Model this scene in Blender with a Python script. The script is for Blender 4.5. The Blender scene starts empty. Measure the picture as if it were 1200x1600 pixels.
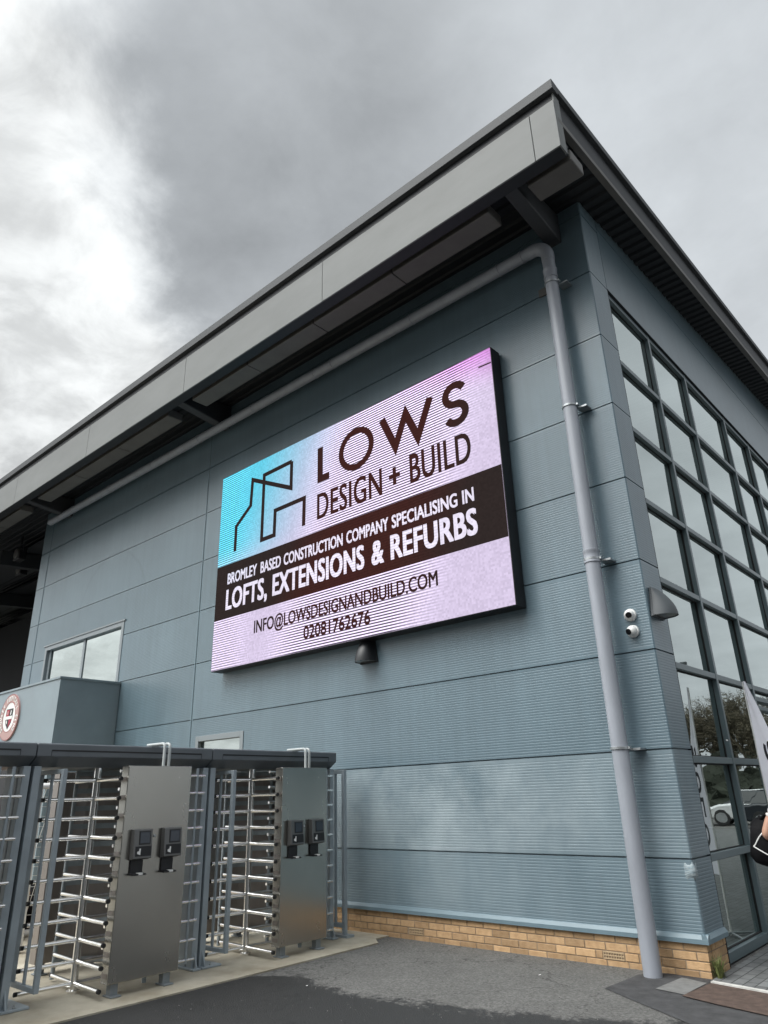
import bpy, math, random
from mathutils import Vector, Matrix
random.seed(7)
sc = bpy.context.scene
COL = sc.collection
R = math.radians

# ------------------------------------------------------------------ camera
cd = bpy.data.cameras.new("camera"); cam = bpy.data.objects.new("camera", cd); COL.objects.link(cam)
RIGHT = Vector((0.74439435, 0.66714607, -0.02816342))
UP = Vector((0.27017428, -0.26235066, 0.92637897))
FWD = Vector((-0.6106414, 0.6972003, 0.37553806))
m = Matrix((RIGHT, UP, -FWD)).transposed().to_4x4()
m.translation = Vector((2.80388, -7.50694, 1.6))
cam.matrix_world = m
cd.sensor_fit = 'VERTICAL'; cd.sensor_height = 36.0; cd.sensor_width = 27.0
cd.lens = 1097.42 / 1600 * 36.0
cd.clip_start = 0.05; cd.clip_end = 1000
sc.camera = cam

# ------------------------------------------------------------------ world, sun, exposure
sc.view_settings.view_transform = 'Standard'; sc.view_settings.look = 'None'
sc.view_settings.gamma = 1; sc.view_settings.exposure = 0.0
SUN_EL, SUN_AZ = R(55), R(204)          # azimuth of the sun measured clockwise from +Y
SUN_DIR = Vector((math.sin(SUN_AZ) * math.cos(SUN_EL), math.cos(SUN_AZ) * math.cos(SUN_EL), math.sin(SUN_EL)))
sl = bpy.data.lights.new("sun", 'SUN'); sun = bpy.data.objects.new("sun", sl); COL.objects.link(sun)
sl.energy = 1.5; sl.angle = R(30); sl.color = (1.0, 0.96, 0.9)
sun.rotation_euler = SUN_DIR.to_track_quat('Z', 'Y').to_euler(); sun.location = (-10, -20, 30)

w = bpy.data.worlds.new("World"); sc.world = w; w.use_nodes = True
nt = w.node_tree; N = nt.nodes; L = nt.links; N.clear()
def nd(t, **k):
    n = N.new(t)
    for a, b in k.items(): setattr(n, a, b)
    return n
def mth(op, a, b=None, c=None, clamp=False):
    n = nd('ShaderNodeMath', operation=op); n.use_clamp = clamp
    for i, v in enumerate((a, b, c)):
        if v is None: continue
        if isinstance(v, (int, float)): n.inputs[i].default_value = v
        else: L.new(v, n.inputs[i])
    return n.outputs[0]
tc = nd('ShaderNodeTexCoord'); D = tc.outputs['Generated']
sep = nd('ShaderNodeSeparateXYZ'); L.new(D, sep.inputs[0])
def dotd(v):
    n = nd('ShaderNodeVectorMath', operation='DOT_PRODUCT'); L.new(D, n.inputs[0]); n.inputs[1].default_value = v
    return n.outputs['Value']
def sstep(v, a, b):
    n = nd('ShaderNodeMapRange', interpolation_type='SMOOTHSTEP'); L.new(v, n.inputs[0])
    n.inputs[1].default_value = a; n.inputs[2].default_value = b
    return n.outputs[0]
# cloud deck: the direction projected on a layer overhead
den = mth('ADD', mth('MAXIMUM', sep.outputs[2], 0.0), 0.22)
px = mth('DIVIDE', sep.outputs[0], den); py = mth('DIVIDE', sep.outputs[1], den)
cmb = nd('ShaderNodeCombineXYZ'); L.new(px, cmb.inputs[0]); L.new(py, cmb.inputs[1])
def noise(scale, det, rough, vec, off=(0, 0, 0), dist=0.0):
    mp = nd('ShaderNodeMapping'); mp.inputs['Location'].default_value = off; L.new(vec, mp.inputs[0])
    n = nd('ShaderNodeTexNoise'); n.inputs['Scale'].default_value = scale; n.inputs['Detail'].default_value = det
    n.inputs['Roughness'].default_value = rough; n.inputs['Distortion'].default_value = dist
    L.new(mp.outputs[0], n.inputs['Vector']); return n.outputs['Fac']
n1 = noise(2.6, 9, 0.55, cmb.outputs[0], (3.1, 1.7, 0))
n2 = noise(6.5, 8, 0.6, cmb.outputs[0], (7.7, 2.2, 0), 0.3)
n3 = noise(1.1, 4, 0.5, cmb.outputs[0], (0.4, 5.2, 0))
# left bank of bright cumulus, right bank of darker stratus, ragged edge between them
edge = Vector((-0.6, 0.24, 0.77)).cross(Vector((-0.69, 0.39, 0.60))).normalized()
if edge.dot(Vector((-0.82, 0.28, 0.49))) < 0: edge = -edge
ragged = mth('ADD', dotd(edge), mth('MULTIPLY', mth('SUBTRACT', n1, 0.5), 0.34))
ragged = mth('ADD', ragged, mth('MULTIPLY', mth('SUBTRACT', n2, 0.5), 0.10))
left = sstep(ragged, -0.05, 0.085)
glow = sstep(dotd(Vector((-0.72, 0.36, 0.59)).normalized()), 0.93, 1.0)
brightL = mth('ADD', 0.53, mth('MULTIPLY', sstep(n2, 0.30, 0.64), 0.32))
brightL = mth('ADD', brightL, mth('MULTIPLY', glow, 0.36))
brightL = mth('SUBTRACT', brightL, mth('MULTIPLY', sstep(n1, 0.42, 0.64), 0.15))
dark = sstep(dotd(Vector((-0.60, 0.41, 0.68)).normalized()), 0.90, 0.995)
brightR = mth('SUBTRACT', mth('ADD', 0.665, mth('MULTIPLY', mth('ADD', mth('SUBTRACT', n1, 0.5), mth('MULTIPLY', mth('SUBTRACT', n2, 0.5), 0.45)), 0.46)), mth('MULTIPLY', dark, 0.20))
low = sstep(sep.outputs[2], 0.5, 0.05)
brightR = mth('ADD', brightR, mth('MULTIPLY', low, 0.10))
lum = nd('ShaderNodeMix', data_type='FLOAT'); L.new(left, lum.inputs[0]); L.new(brightR, lum.inputs[2]); L.new(brightL, lum.inputs[3])
# unseen sky behind the camera, shaped for the wall's light: bright high, dim low
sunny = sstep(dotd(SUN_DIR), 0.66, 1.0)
lowback = mth('MULTIPLY', mth('MULTIPLY', sstep(sep.outputs[2], 0.62, 0.25), sstep(sep.outputs[1], -0.02, -0.28)), sstep(sep.outputs[0], -0.72, -0.45))  # low sky dimmed so the wall darkens under the eaves
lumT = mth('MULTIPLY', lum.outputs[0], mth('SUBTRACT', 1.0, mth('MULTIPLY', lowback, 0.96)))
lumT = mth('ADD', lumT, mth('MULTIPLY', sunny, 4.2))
lumT = mth('ADD', lumT, mth('MULTIPLY', sstep(dotd(Vector((-0.87, -0.44, 0.22)).normalized()), 0.80, 0.99), 0.65))  # added glow out of view at left, brightens the wall's left end
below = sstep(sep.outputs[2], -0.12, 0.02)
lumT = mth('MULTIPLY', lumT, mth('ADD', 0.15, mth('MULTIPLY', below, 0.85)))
tint = nd('ShaderNodeMix', data_type='RGBA'); L.new(left, tint.inputs[0])
tint.inputs[6].default_value = (0.945, 1.0, 1.045, 1); tint.inputs[7].default_value = (0.975, 1.0, 1.0, 1)
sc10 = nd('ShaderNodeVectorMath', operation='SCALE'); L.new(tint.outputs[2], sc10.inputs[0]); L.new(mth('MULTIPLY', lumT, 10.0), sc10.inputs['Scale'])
sky = nd('ShaderNodeTexSky', sky_type='NISHITA'); sky.sun_disc = False
sky.sun_elevation = SUN_EL; sky.sun_rotation = SUN_AZ; sky.air_density = 1.0; sky.dust_density = 3.0
mixs = nd('ShaderNodeMix', data_type='RGBA'); mixs.inputs[0].default_value = 0.95   # overcast: a little blue between the clouds
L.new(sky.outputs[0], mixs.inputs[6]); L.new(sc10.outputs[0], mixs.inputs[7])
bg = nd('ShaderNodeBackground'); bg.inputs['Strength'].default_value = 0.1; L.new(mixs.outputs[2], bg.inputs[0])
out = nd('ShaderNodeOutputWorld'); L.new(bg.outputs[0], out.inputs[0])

# ------------------------------------------------------------------ materials
def mat(name, col, rough=0.5, metal=0.0, var=0.0, vscale=3.0, stretch=(1, 1, 1), bump=0.0, bscale=60.0,
        island=0.0, spec=0.5, col2=None, emit=None, estr=1.0, rvar=0.0):
    M = bpy.data.materials.new(name); M.use_nodes = True
    t = M.node_tree; ns = t.nodes; lk = t.links
    b = ns['Principled BSDF']; b.inputs['Roughness'].default_value = rough; b.inputs['Metallic'].default_value = metal
    b.inputs['Specular IOR Level'].default_value = spec
    c = (*col, 1); b.inputs['Base Color'].default_value = c
    tcn = ns.new('ShaderNodeTexCoord')
    def nz(scale, det=6):
        mp = ns.new('ShaderNodeMapping'); mp.inputs['Scale'].default_value = stretch; lk.new(tcn.outputs['Object'], mp.inputs[0])
        n = ns.new('ShaderNodeTexNoise'); n.inputs['Scale'].default_value = scale; n.inputs['Detail'].default_value = det
        n.inputs['Roughness'].default_value = 0.6
        lk.new(mp.outputs[0], n.inputs['Vector']); return n
    if var or col2:
        n = nz(vscale); mx = ns.new('ShaderNodeMix'); mx.data_type = 'RGBA'
        rp = ns.new('ShaderNodeMapRange'); rp.inputs[1].default_value = 0.3; rp.inputs[2].default_value = 0.7
        lk.new(n.outputs['Fac'], rp.inputs[0]); lk.new(rp.outputs[0], mx.inputs[0])
        mx.inputs[6].default_value = (*[x * (1 - var) for x in col], 1)
        mx.inputs[7].default_value = (*(col2 or [min(1, x * (1 + var)) for x in col]), 1)
        last = mx.outputs[2]
        if island:
            g = ns.new('ShaderNodeNewGeometry'); hs = ns.new('ShaderNodeHueSaturation')
            r2 = ns.new('ShaderNodeMapRange'); r2.inputs[3].default_value = 1 - island; r2.inputs[4].default_value = 1 + island
            lk.new(g.outputs['Random Per Island'], r2.inputs[0]); lk.new(r2.outputs[0], hs.inputs['Value']); lk.new(last, hs.inputs['Color'])
            last = hs.outputs[0]
        lk.new(last, b.inputs['Base Color'])
        if rvar:
            r3 = ns.new('ShaderNodeMapRange'); r3.inputs[3].default_value = rough - rvar; r3.inputs[4].default_value = rough + rvar
            lk.new(n.outputs['Fac'], r3.inputs[0]); lk.new(r3.outputs[0], b.inputs['Roughness'])
    if bump:
        n = nz(bscale, 4); bp = ns.new('ShaderNodeBump'); bp.inputs['Strength'].default_value = bump; bp.inputs['Distance'].default_value = 0.01
        lk.new(n.outputs['Fac'], bp.inputs['Height']); lk.new(bp.outputs[0], b.inputs['Normal'])
    if emit:
        b.inputs['Emission Color'].default_value = (*emit, 1); b.inputs['Emission Strength'].default_value = estr
    return M

# coated steel cladding: two tones of weathering, vertical run marks, a pale scuffed band low down
def clad_mat(name, base, mask_low):
    M = mat(name, base, 0.31, 0.0, 0.12, 0.55, spec=0.62)
    t = M.node_tree; ns = t.nodes; lk = t.links; b = ns['Principled BSDF']
    src = b.inputs['Base Color'].links[0].from_socket
    tcn = ns.new('ShaderNodeTexCoord')
    mp = ns.new('ShaderNodeMapping'); mp.inputs['Scale'].default_value = (3.5, 3.5, 0.22); lk.new(tcn.outputs['Object'], mp.inputs[0])
    st = ns.new('ShaderNodeTexNoise'); st.inputs['Scale'].default_value = 2.2; st.inputs['Detail'].default_value = 7; st.inputs['Roughness'].default_value = 0.65
    lk.new(mp.outputs[0], st.inputs['Vector'])
    r = ns.new('ShaderNodeMapRange'); r.inputs[1].default_value = 0.35; r.inputs[2].default_value = 0.75; r.inputs[3].default_value = 0.0; r.inputs[4].default_value = 0.34
    lk.new(st.outputs['Fac'], r.inputs[0])
    mx = ns.new('ShaderNodeMix'); mx.data_type = 'RGBA'; lk.new(r.outputs[0], mx.inputs[0]); lk.new(src, mx.inputs[6]); mx.inputs[7].default_value = (*[c * 0.6 for c in base], 1)
    lastc = mx.outputs[2]
    if mask_low:   # chalky scuffs between one and two metres up, and fading below
        sp = ns.new('ShaderNodeSeparateXYZ'); lk.new(tcn.outputs['Object'], sp.inputs[0])
        up = ns.new('ShaderNodeMapRange'); up.inputs[1].default_value = 1.985; up.inputs[2].default_value = 1.955; lk.new(sp.outputs[2], up.inputs[0])
        dn_ = ns.new('ShaderNodeMapRange'); dn_.inputs[1].default_value = 0.95; dn_.inputs[2].default_value = 0.98; dn_.inputs[3].default_value = 0.42; dn_.inputs[4].default_value = 1.0; lk.new(sp.outputs[2], dn_.inputs[0])
        rx_ = ns.new('ShaderNodeMapRange'); rx_.inputs[1].default_value = -0.6; rx_.inputs[2].default_value = -2.6; rx_.inputs[3].default_value = 0.45; rx_.inputs[4].default_value = 1.0; lk.new(sp.outputs[0], rx_.inputs[0])
        pm_ = ns.new('ShaderNodeMath'); pm_.operation = 'MULTIPLY'; lk.new(dn_.outputs[0], pm_.inputs[0]); lk.new(rx_.outputs[0], pm_.inputs[1])
        pq_ = ns.new('ShaderNodeMath'); pq_.operation = 'MULTIPLY'; lk.new(pm_.outputs[0], pq_.inputs[0]); lk.new(up.outputs[0], pq_.inputs[1])
        n = ns.new('ShaderNodeTexNoise'); n.inputs['Scale'].default_value = 0.9; n.inputs['Detail'].default_value = 8; n.inputs['Roughness'].default_value = 0.62
        lk.new(tcn.outputs['Object'], n.inputs['Vector'])
        nr = ns.new('ShaderNodeMapRange'); nr.inputs[1].default_value = 0.30; nr.inputs[2].default_value = 0.72; lk.new(n.outputs['Fac'], nr.inputs[0])
        ml = ns.new('ShaderNodeMath'); ml.operation = 'MULTIPLY'; lk.new(pq_.outputs[0], ml.inputs[0]); lk.new(nr.outputs[0], ml.inputs[1])
        m5 = ns.new('ShaderNodeMath'); m5.operation = 'MULTIPLY'; lk.new(ml.outputs[0], m5.inputs[0]); m5.inputs[1].default_value = 0.95
        mx2 = ns.new('ShaderNodeMix'); mx2.data_type = 'RGBA'; lk.new(m5.outputs[0], mx2.inputs[0]); lk.new(lastc, mx2.inputs[6])
        mx2.inputs[7].default_value = (base[0] * 3.1, base[1] * 2.5, base[2] * 2.25, 1)
        lastc = mx2.outputs[2]
        # faint ring of dried water marks above the long window
        def mm(op, a, c):
            q = ns.new('ShaderNodeMath'); q.operation = op
            for i, v in enumerate((a, c)):
                if isinstance(v, (int, float)): q.inputs[i].default_value = v
                else: lk.new(v, q.inputs[i])
            return q.outputs[0]
        dx = mm('DIVIDE', mm('ADD', sp.outputs[0], 12.15), 1.5); dz = mm('DIVIDE', mm('SUBTRACT', sp.outputs[2], 5.6), 1.42)
        rr = mm('SQRT', mm('ADD', mm('MULTIPLY', dx, dx), mm('MULTIPLY', dz, dz)), 0)
        rr = mm('ADD', rr, mm('MULTIPLY', mm('SUBTRACT', n.outputs['Fac'], 0.5), 0.25))
        band = ns.new('ShaderNodeMapRange'); band.interpolation_type = 'SMOOTHSTEP'; band.inputs[1].default_value = 0.05; band.inputs[2].default_value = 0.0
        lk.new(mm('ABSOLUTE', mm('SUBTRACT', rr, 1.0), 0), band.inputs[0])
        upper = ns.new('ShaderNodeMapRange'); upper.inputs[1].default_value = -0.1; upper.inputs[2].default_value = 0.4; lk.new(dz, upper.inputs[0])
        mx3 = ns.new('ShaderNodeMix'); mx3.data_type = 'RGBA'; lk.new(mm('MULTIPLY', mm('MULTIPLY', band.outputs[0], upper.outputs[0]), 0.22), mx3.inputs[0]); lk.new(lastc, mx3.inputs[6])
        mx3.inputs[7].default_value = (*[c * 0.45 for c in base], 1); lastc = mx3.outputs[2]
    s2 = ns.new('ShaderNodeSeparateXYZ'); lk.new(tcn.outputs['Object'], s2.inputs[0])
    zf = ns.new('ShaderNodeMath'); zf.operation = 'MULTIPLY_ADD'; lk.new(s2.outputs[2], zf.inputs[0]); zf.inputs[1].default_value = 1 / 1.006; zf.inputs[2].default_value = -0.965 / 1.006
    fl_ = ns.new('ShaderNodeMath'); fl_.operation = 'FLOOR'; lk.new(zf.outputs[0], fl_.inputs[0])
    xf_ = ns.new('ShaderNodeMath'); xf_.operation = 'GREATER_THAN'; lk.new(s2.outputs[0], xf_.inputs[0]); xf_.inputs[1].default_value = -8.52
    cx_ = ns.new('ShaderNodeCombineXYZ'); lk.new(fl_.outputs[0], cx_.inputs[0]); lk.new(xf_.outputs[0], cx_.inputs[1])
    wn_ = ns.new('ShaderNodeTexWhiteNoise'); lk.new(cx_.outputs[0], wn_.inputs['Vector'])
    wr_ = ns.new('ShaderNodeMapRange'); wr_.inputs[3].default_value = 0.92; wr_.inputs[4].default_value = 1.08; lk.new(wn_.outputs['Value'], wr_.inputs[0])
    vs_ = ns.new('ShaderNodeVectorMath'); vs_.operation = 'SCALE'; lk.new(lastc, vs_.inputs[0]); lk.new(wr_.outputs[0], vs_.inputs['Scale'])
    lk.new(vs_.outputs[0], b.inputs['Base Color'])
    return M

CLAD = (0.128, 0.186, 0.220)
M = {}
M['clad'] = clad_mat('blue_grey_cladding', CLAD, True)
M['clad_side'] = clad_mat('blue_grey_cladding_side', CLAD, False)
M['flash'] = mat('blue_grey_flashing', (0.15, 0.215, 0.25), 0.4, 0, 0.08, 4)
M['porch'] = mat('grey_porch_sheet', (0.205, 0.258, 0.288), 0.36, 0, 0.10, 1.2, rvar=0.05)
M['joint'] = mat('joint_dark', (0.02, 0.024, 0.028), 0.8)
M['core'] = mat('wall_core', (0.03, 0.03, 0.03), 0.9)
M['fascia'] = mat('fascia_panel', (0.195, 0.203, 0.200), 0.6, 0, 0.09, 0.8, (1, 1, 2.5), spec=0.3)
M['cap'] = mat('roof_edge_grey', (0.058, 0.062, 0.066), 0.6, 0, 0.1, 2, spec=0.3)
M['dark'] = mat('dark_steel', (0.016, 0.018, 0.022), 0.6, 0, 0.15, 3)
M['beam'] = mat('beam_paint', (0.04, 0.043, 0.048), 0.55, 0, 0.12, 3)
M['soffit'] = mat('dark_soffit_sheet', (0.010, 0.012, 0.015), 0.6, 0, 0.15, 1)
M['gutter'] = mat('gutter_underside', (0.125, 0.12, 0.113), 0.6, 0, 0.10, 3)
M['pipe'] = mat('grey_plastic_pipe', (0.315, 0.335, 0.375), 0.38, 0, 0.10, 5, (1, 1, 0.3))
M['galv'] = mat('galvanised_steel', (0.40, 0.42, 0.43), 0.4, 0.7, 0.15, 9)
M['brick'] = mat('buff_brick', (0.48, 0.30, 0.155), 0.9, 0, 0.16, 14, bump=0.5, bscale=70, island=0.26, col2=(0.54, 0.36, 0.20))
M['mortar'] = mat('mortar', (0.30, 0.23, 0.16), 0.95, 0, 0.2, 20)
M['vent'] = mat('vent_plastic', (0.46, 0.34, 0.21), 0.6)
M['frame'] = mat('window_frame_paint', (0.11, 0.148, 0.16), 0.35, 0, 0.05, 4)
M['framelt'] = mat('window_frame_grey', (0.22, 0.25, 0.265), 0.35)
M['black'] = mat('matt_black', (0.008, 0.008, 0.01), 0.5)
M['rubber'] = mat('rubber_black', (0.012, 0.012, 0.012), 0.7)
M['steel'] = mat('polished_steel', (0.90, 0.89, 0.87), 0.22, 1.0, 0.06, 8)
M['conduit'] = mat('conduit_grey', (0.42, 0.45, 0.45), 0.5)
M['cage'] = mat('turnstile_grey_paint', (0.30, 0.345, 0.375), 0.42, 0, 0.10, 5)
M['canopy'] = mat('canopy_grey', (0.12, 0.135, 0.148), 0.45, 0, 0.12, 3)
M['foot'] = mat('foot_grey', (0.22, 0.245, 0.26), 0.45, 0, 0.12, 9)
M['lampgrey'] = mat('lamp_graphite', (0.06, 0.07, 0.077), 0.5, 0, 0.08, 9)
M['lampblack'] = mat('lamp_black', (0.016, 0.018, 0.021), 0.45)
M['diffuser'] = mat('lamp_diffuser', (0.16, 0.165, 0.16), 0.25)
M['white'] = mat('white_plastic', (0.78, 0.78, 0.76), 0.3)
M['whitepaint'] = mat('white_paint', (0.72, 0.72, 0.70), 0.4, 0, 0.1, 8)
M['lens'] = mat('camera_lens', (0.006, 0.006, 0.007), 0.12)
M['reader'] = mat('reader_housing', (0.15, 0.15, 0.148), 0.38, 0.5)
M['display'] = mat('reader_display', (0.035, 0.045, 0.06), 0.15)
M['concrete'] = mat('concrete_apron', (0.40, 0.345, 0.25), 0.75, 0, 0.34, 1.7, bump=0.5, bscale=90, col2=(0.52, 0.48, 0.39), rvar=0.15)
M['patchtar'] = mat('tarmac_patch', (0.050, 0.050, 0.052), 0.85, 0, 0.35, 9, bump=0.6, bscale=160)
M['patchlt'] = mat('concrete_patch', (0.165, 0.165, 0.16), 0.85, 0, 0.2, 12, bump=0.5, bscale=140)
M['patchbr'] = mat('rusty_patch', (0.085, 0.057, 0.045), 0.9, 0, 0.35, 14, bump=0.7, bscale=150)
M['kerbwhite'] = mat('kerb_edge', (0.55, 0.54, 0.51), 0.7, 0, 0.2, 10)
M['field'] = mat('far_ground', (0.07, 0.075, 0.06), 0.95, 0, 0.3, 0.3)
M['leaf'] = mat('weed_green', (0.14, 0.16, 0.05), 0.7, 0, 0.4, 30)
M['flag'] = mat('flag_fabric', (0.82, 0.82, 0.88), 0.8, 0, 0.04, 6)
M['ink'] = mat('flag_ink', (0.012, 0.012, 0.018), 0.7)
M['skin'] = mat('skin', (0.52, 0.30, 0.215), 0.5, 0, 0.06, 15)
M['hair'] = mat('hair', (0.035, 0.022, 0.014), 0.6)
M['shirt'] = mat('shirt_fabric', (0.45, 0.45, 0.46), 0.85, 0, 0.08, 10)
M['cuff'] = mat('cuff_white', (0.62, 0.61, 0.58), 0.85)
M['trousers'] = mat('trousers', (0.02, 0.022, 0.03), 0.85)
M['bag'] = mat('bag_nylon', (0.006, 0.006, 0.007), 0.7, 0, 0.3, 14, bump=0.4, bscale=25, spec=0.15)
M['net'] = mat('net_white', (0.66, 0.66, 0.64), 0.8)
M['yellow'] = mat('yellow_paint', (0.70, 0.52, 0.04), 0.6)
M['orange'] = mat('orange_plastic', (0.62, 0.27, 0.03), 0.6, 0, 0.15, 6)
M['red'] = mat('red_paint', (0.38, 0.03, 0.06), 0.6, 0, 0.15, 6)
M['maroon'] = mat('crest_maroon', (0.34, 0.11, 0.12), 0.6)
M['crestring'] = mat('crest_ring', (0.46, 0.30, 0.28), 0.6)
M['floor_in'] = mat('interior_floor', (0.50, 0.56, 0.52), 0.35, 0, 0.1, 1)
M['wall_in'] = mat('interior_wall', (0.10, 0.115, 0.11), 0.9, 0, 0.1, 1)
M['bark'] = mat('bark', (0.085, 0.065, 0.05), 0.95, 0, 0.3, 3)
M['twig'] = mat('twigs', (0.105, 0.088, 0.06), 0.95, 0, 0.4, 0.6, col2=(0.085, 0.075, 0.048))
M['seats'] = mat('stand_shade_black', (0.009, 0.009, 0.010), 0.9, 0, 0.2, 1)  # near black: the shade inside the stand is put into the colour
M['tyre'] = mat('tyre', (0.015, 0.015, 0.016), 0.8)
M['carglass'] = mat('car_glass', (0.01, 0.013, 0.015), 0.05)

# brushed stainless: tall streaks in tone and roughness
def stainless(name, col, rough):
    S = mat(name, col, rough, 1.0, 0.06, 2.6, (1, 1, 0.7), rvar=0.03)
    return S
M['inox'] = stainless('brushed_stainless', (0.40, 0.39, 0.36), 0.27)
M['inox_dull'] = stainless('dull_stainless', (0.33, 0.30, 0.28), 0.45)

# glass: real transmission tinted by a solar coat, mirror share from Fresnel
def glass_mat(name, ior, tint):
    G = bpy.data.materials.new(name); G.use_nodes = True; t = G.node_tree; ns = t.nodes; lk = t.links; ns.clear()
    o = ns.new('ShaderNodeOutputMaterial'); tr = ns.new('ShaderNodeBsdfTransparent'); tr.inputs[0].default_value = (*tint, 1)
    gl = ns.new('ShaderNodeBsdfGlossy'); gl.inputs['Roughness'].default_value = 0.012; gl.inputs['Color'].default_value = (0.90, 0.97, 0.95, 1)
    lw = ns.new('ShaderNodeLayerWeight'); lw.inputs[0].default_value = 0.5; mx = ns.new('ShaderNodeMixShader')
    pw = ns.new('ShaderNodeMath'); pw.operation = 'POWER'; lk.new(lw.outputs['Facing'], pw.inputs[0]); pw.inputs[1].default_value = 2.2
    fr = ns.new('ShaderNodeMapRange'); fr.inputs[3].default_value = ior; fr.inputs[4].default_value = 1.0; lk.new(pw.outputs[0], fr.inputs[0])
    tcn = ns.new('ShaderNodeTexCoord'); n = ns.new('ShaderNodeTexNoise'); n.inputs['Scale'].default_value = 1.3; n.inputs['Detail'].default_value = 2
    lk.new(tcn.outputs['Object'], n.inputs[0]); bp = ns.new('ShaderNodeBump'); bp.inputs['Strength'].default_value = 0.05; bp.inputs['Distance'].default_value = 0.03
    lk.new(n.outputs['Fac'], bp.inputs['Height']); lk.new(bp.outputs[0], gl.inputs['Normal'])
    lk.new(fr.outputs[0], mx.inputs[0]); lk.new(tr.outputs[0], mx.inputs[1]); lk.new(gl.outputs[0], mx.inputs[2]); lk.new(mx.outputs[0], o.inputs[0])
    return G
M['glass'] = glass_mat('solar_glass', 0.28, (0.50, 0.58, 0.55))
M['glass2'] = glass_mat('kiosk_glass', 0.35, (0.30, 0.34, 0.34))

# tarmac: fine aggregate, damp dark area with a ragged edge
def tarmac_mat():
    T = mat('tarmac', (0.118, 0.116, 0.110), 0.85, 0, 0.5, 48, bump=1.0, bscale=90)
    ns = T.node_tree.nodes; lk = T.node_tree.links; b = ns['Principled BSDF']; src = b.inputs['Base Color'].links[0].from_socket
    t = ns.new('ShaderNodeTexCoord'); sp = ns.new('ShaderNodeSeparateXYZ'); lk.new(t.outputs['Object'], sp.inputs[0])
    def mm(op, a, c):
        n = ns.new('ShaderNodeMath'); n.operation = op
        for i, v in enumerate((a, c)):
            if isinstance(v, (int, float)): n.inputs[i].default_value = v
            else: lk.new(v, n.inputs[i])
        return n.outputs[0]
    def nz(s, d, r=0.65):
        n = ns.new('ShaderNodeTexNoise'); n.inputs['Scale'].default_value = s; n.inputs['Detail'].default_value = d; n.inputs['Roughness'].default_value = r
        lk.new(t.outputs['Object'], n.inputs['Vector']); return n.outputs['Fac']
    # damp where y is below a line running from (-3.7,-1.9) to (0,-1.6)
    line = mm('ADD', mm('MULTIPLY', sp.outputs[0], 0.0), -2.12)
    bend = mm('MULTIPLY', mm('MAXIMUM', mm('ADD', sp.outputs[0], 1.5), 0.0), 0.42)
    d = mm('SUBTRACT', mm('ADD', line, bend), sp.outputs[1])
    d = mm('ADD', d, mm('MULTIPLY', mm('SUBTRACT', nz(1.6, 9, 0.7), 0.5), 1.1))
    d = mm('ADD', d, mm('MULTIPLY', mm('SUBTRACT', nz(28, 5, 0.7), 0.5), 0.55))
    wet = ns.new('ShaderNodeMapRange'); wet.interpolation_type = 'SMOOTHSTEP'; wet.inputs[1].default_value = -0.03; wet.inputs[2].default_value = 0.10; lk.new(d, wet.inputs[0])
    big = ns.new('ShaderNodeMapRange'); big.inputs[1].default_value = 0.3; big.inputs[2].default_value = 0.7; big.inputs[3].default_value = 0.86; big.inputs[4].default_value = 1.12; lk.new(nz(1.1, 6), big.inputs[0])
    vm = ns.new('ShaderNodeVectorMath'); vm.operation = 'SCALE'; lk.new(src, vm.inputs[0]); lk.new(big.outputs[0], vm.inputs['Scale'])
    mx = ns.new('ShaderNodeMix'); mx.data_type = 'RGBA'; lk.new(wet.outputs[0], mx.inputs[0]); lk.new(vm.outputs[0], mx.inputs[6]); mx.inputs[7].default_value = (0.021, 0.021, 0.021, 1)
    vo = ns.new('ShaderNodeTexVoronoi'); vo.feature = 'DISTANCE_TO_EDGE'; vo.inputs['Scale'].default_value = 0.55
    wv = ns.new('ShaderNodeVectorMath'); wv.operation = 'ADD'; nn = ns.new('ShaderNodeTexNoise'); nn.inputs['Scale'].default_value = 5; nn.inputs['Detail'].default_value = 6; lk.new(t.outputs['Object'], nn.inputs['Vector'])
    sn = ns.new('ShaderNodeVectorMath'); sn.operation = 'SCALE'; sn.inputs['Scale'].default_value = 0.35; lk.new(nn.outputs['Color'], sn.inputs[0]); lk.new(t.outputs['Object'], wv.inputs[0]); lk.new(sn.outputs[0], wv.inputs[1]); lk.new(wv.outputs[0], vo.inputs['Vector'])
    ck = ns.new('ShaderNodeMapRange'); ck.inputs[1].default_value = 0.0; ck.inputs[2].default_value = 0.006; ck.inputs[3].default_value = 0.45; ck.inputs[4].default_value = 1.0; lk.new(vo.outputs['Distance'], ck.inputs[0])
    cs = ns.new('ShaderNodeVectorMath'); cs.operation = 'SCALE'; lk.new(mx.outputs[2], cs.inputs[0]); lk.new(ck.outputs[0], cs.inputs['Scale'])
    lk.new(cs.outputs[0], b.inputs['Base Color'])
    r = ns.new('ShaderNodeMapRange'); r.inputs[3].default_value = 0.88; r.inputs[4].default_value = 0.62; lk.new(wet.outputs[0], r.inputs[0]); lk.new(r.outputs[0], b.inputs['Roughness'])
    return T
M['tarmac'] = tarmac_mat()

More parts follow.
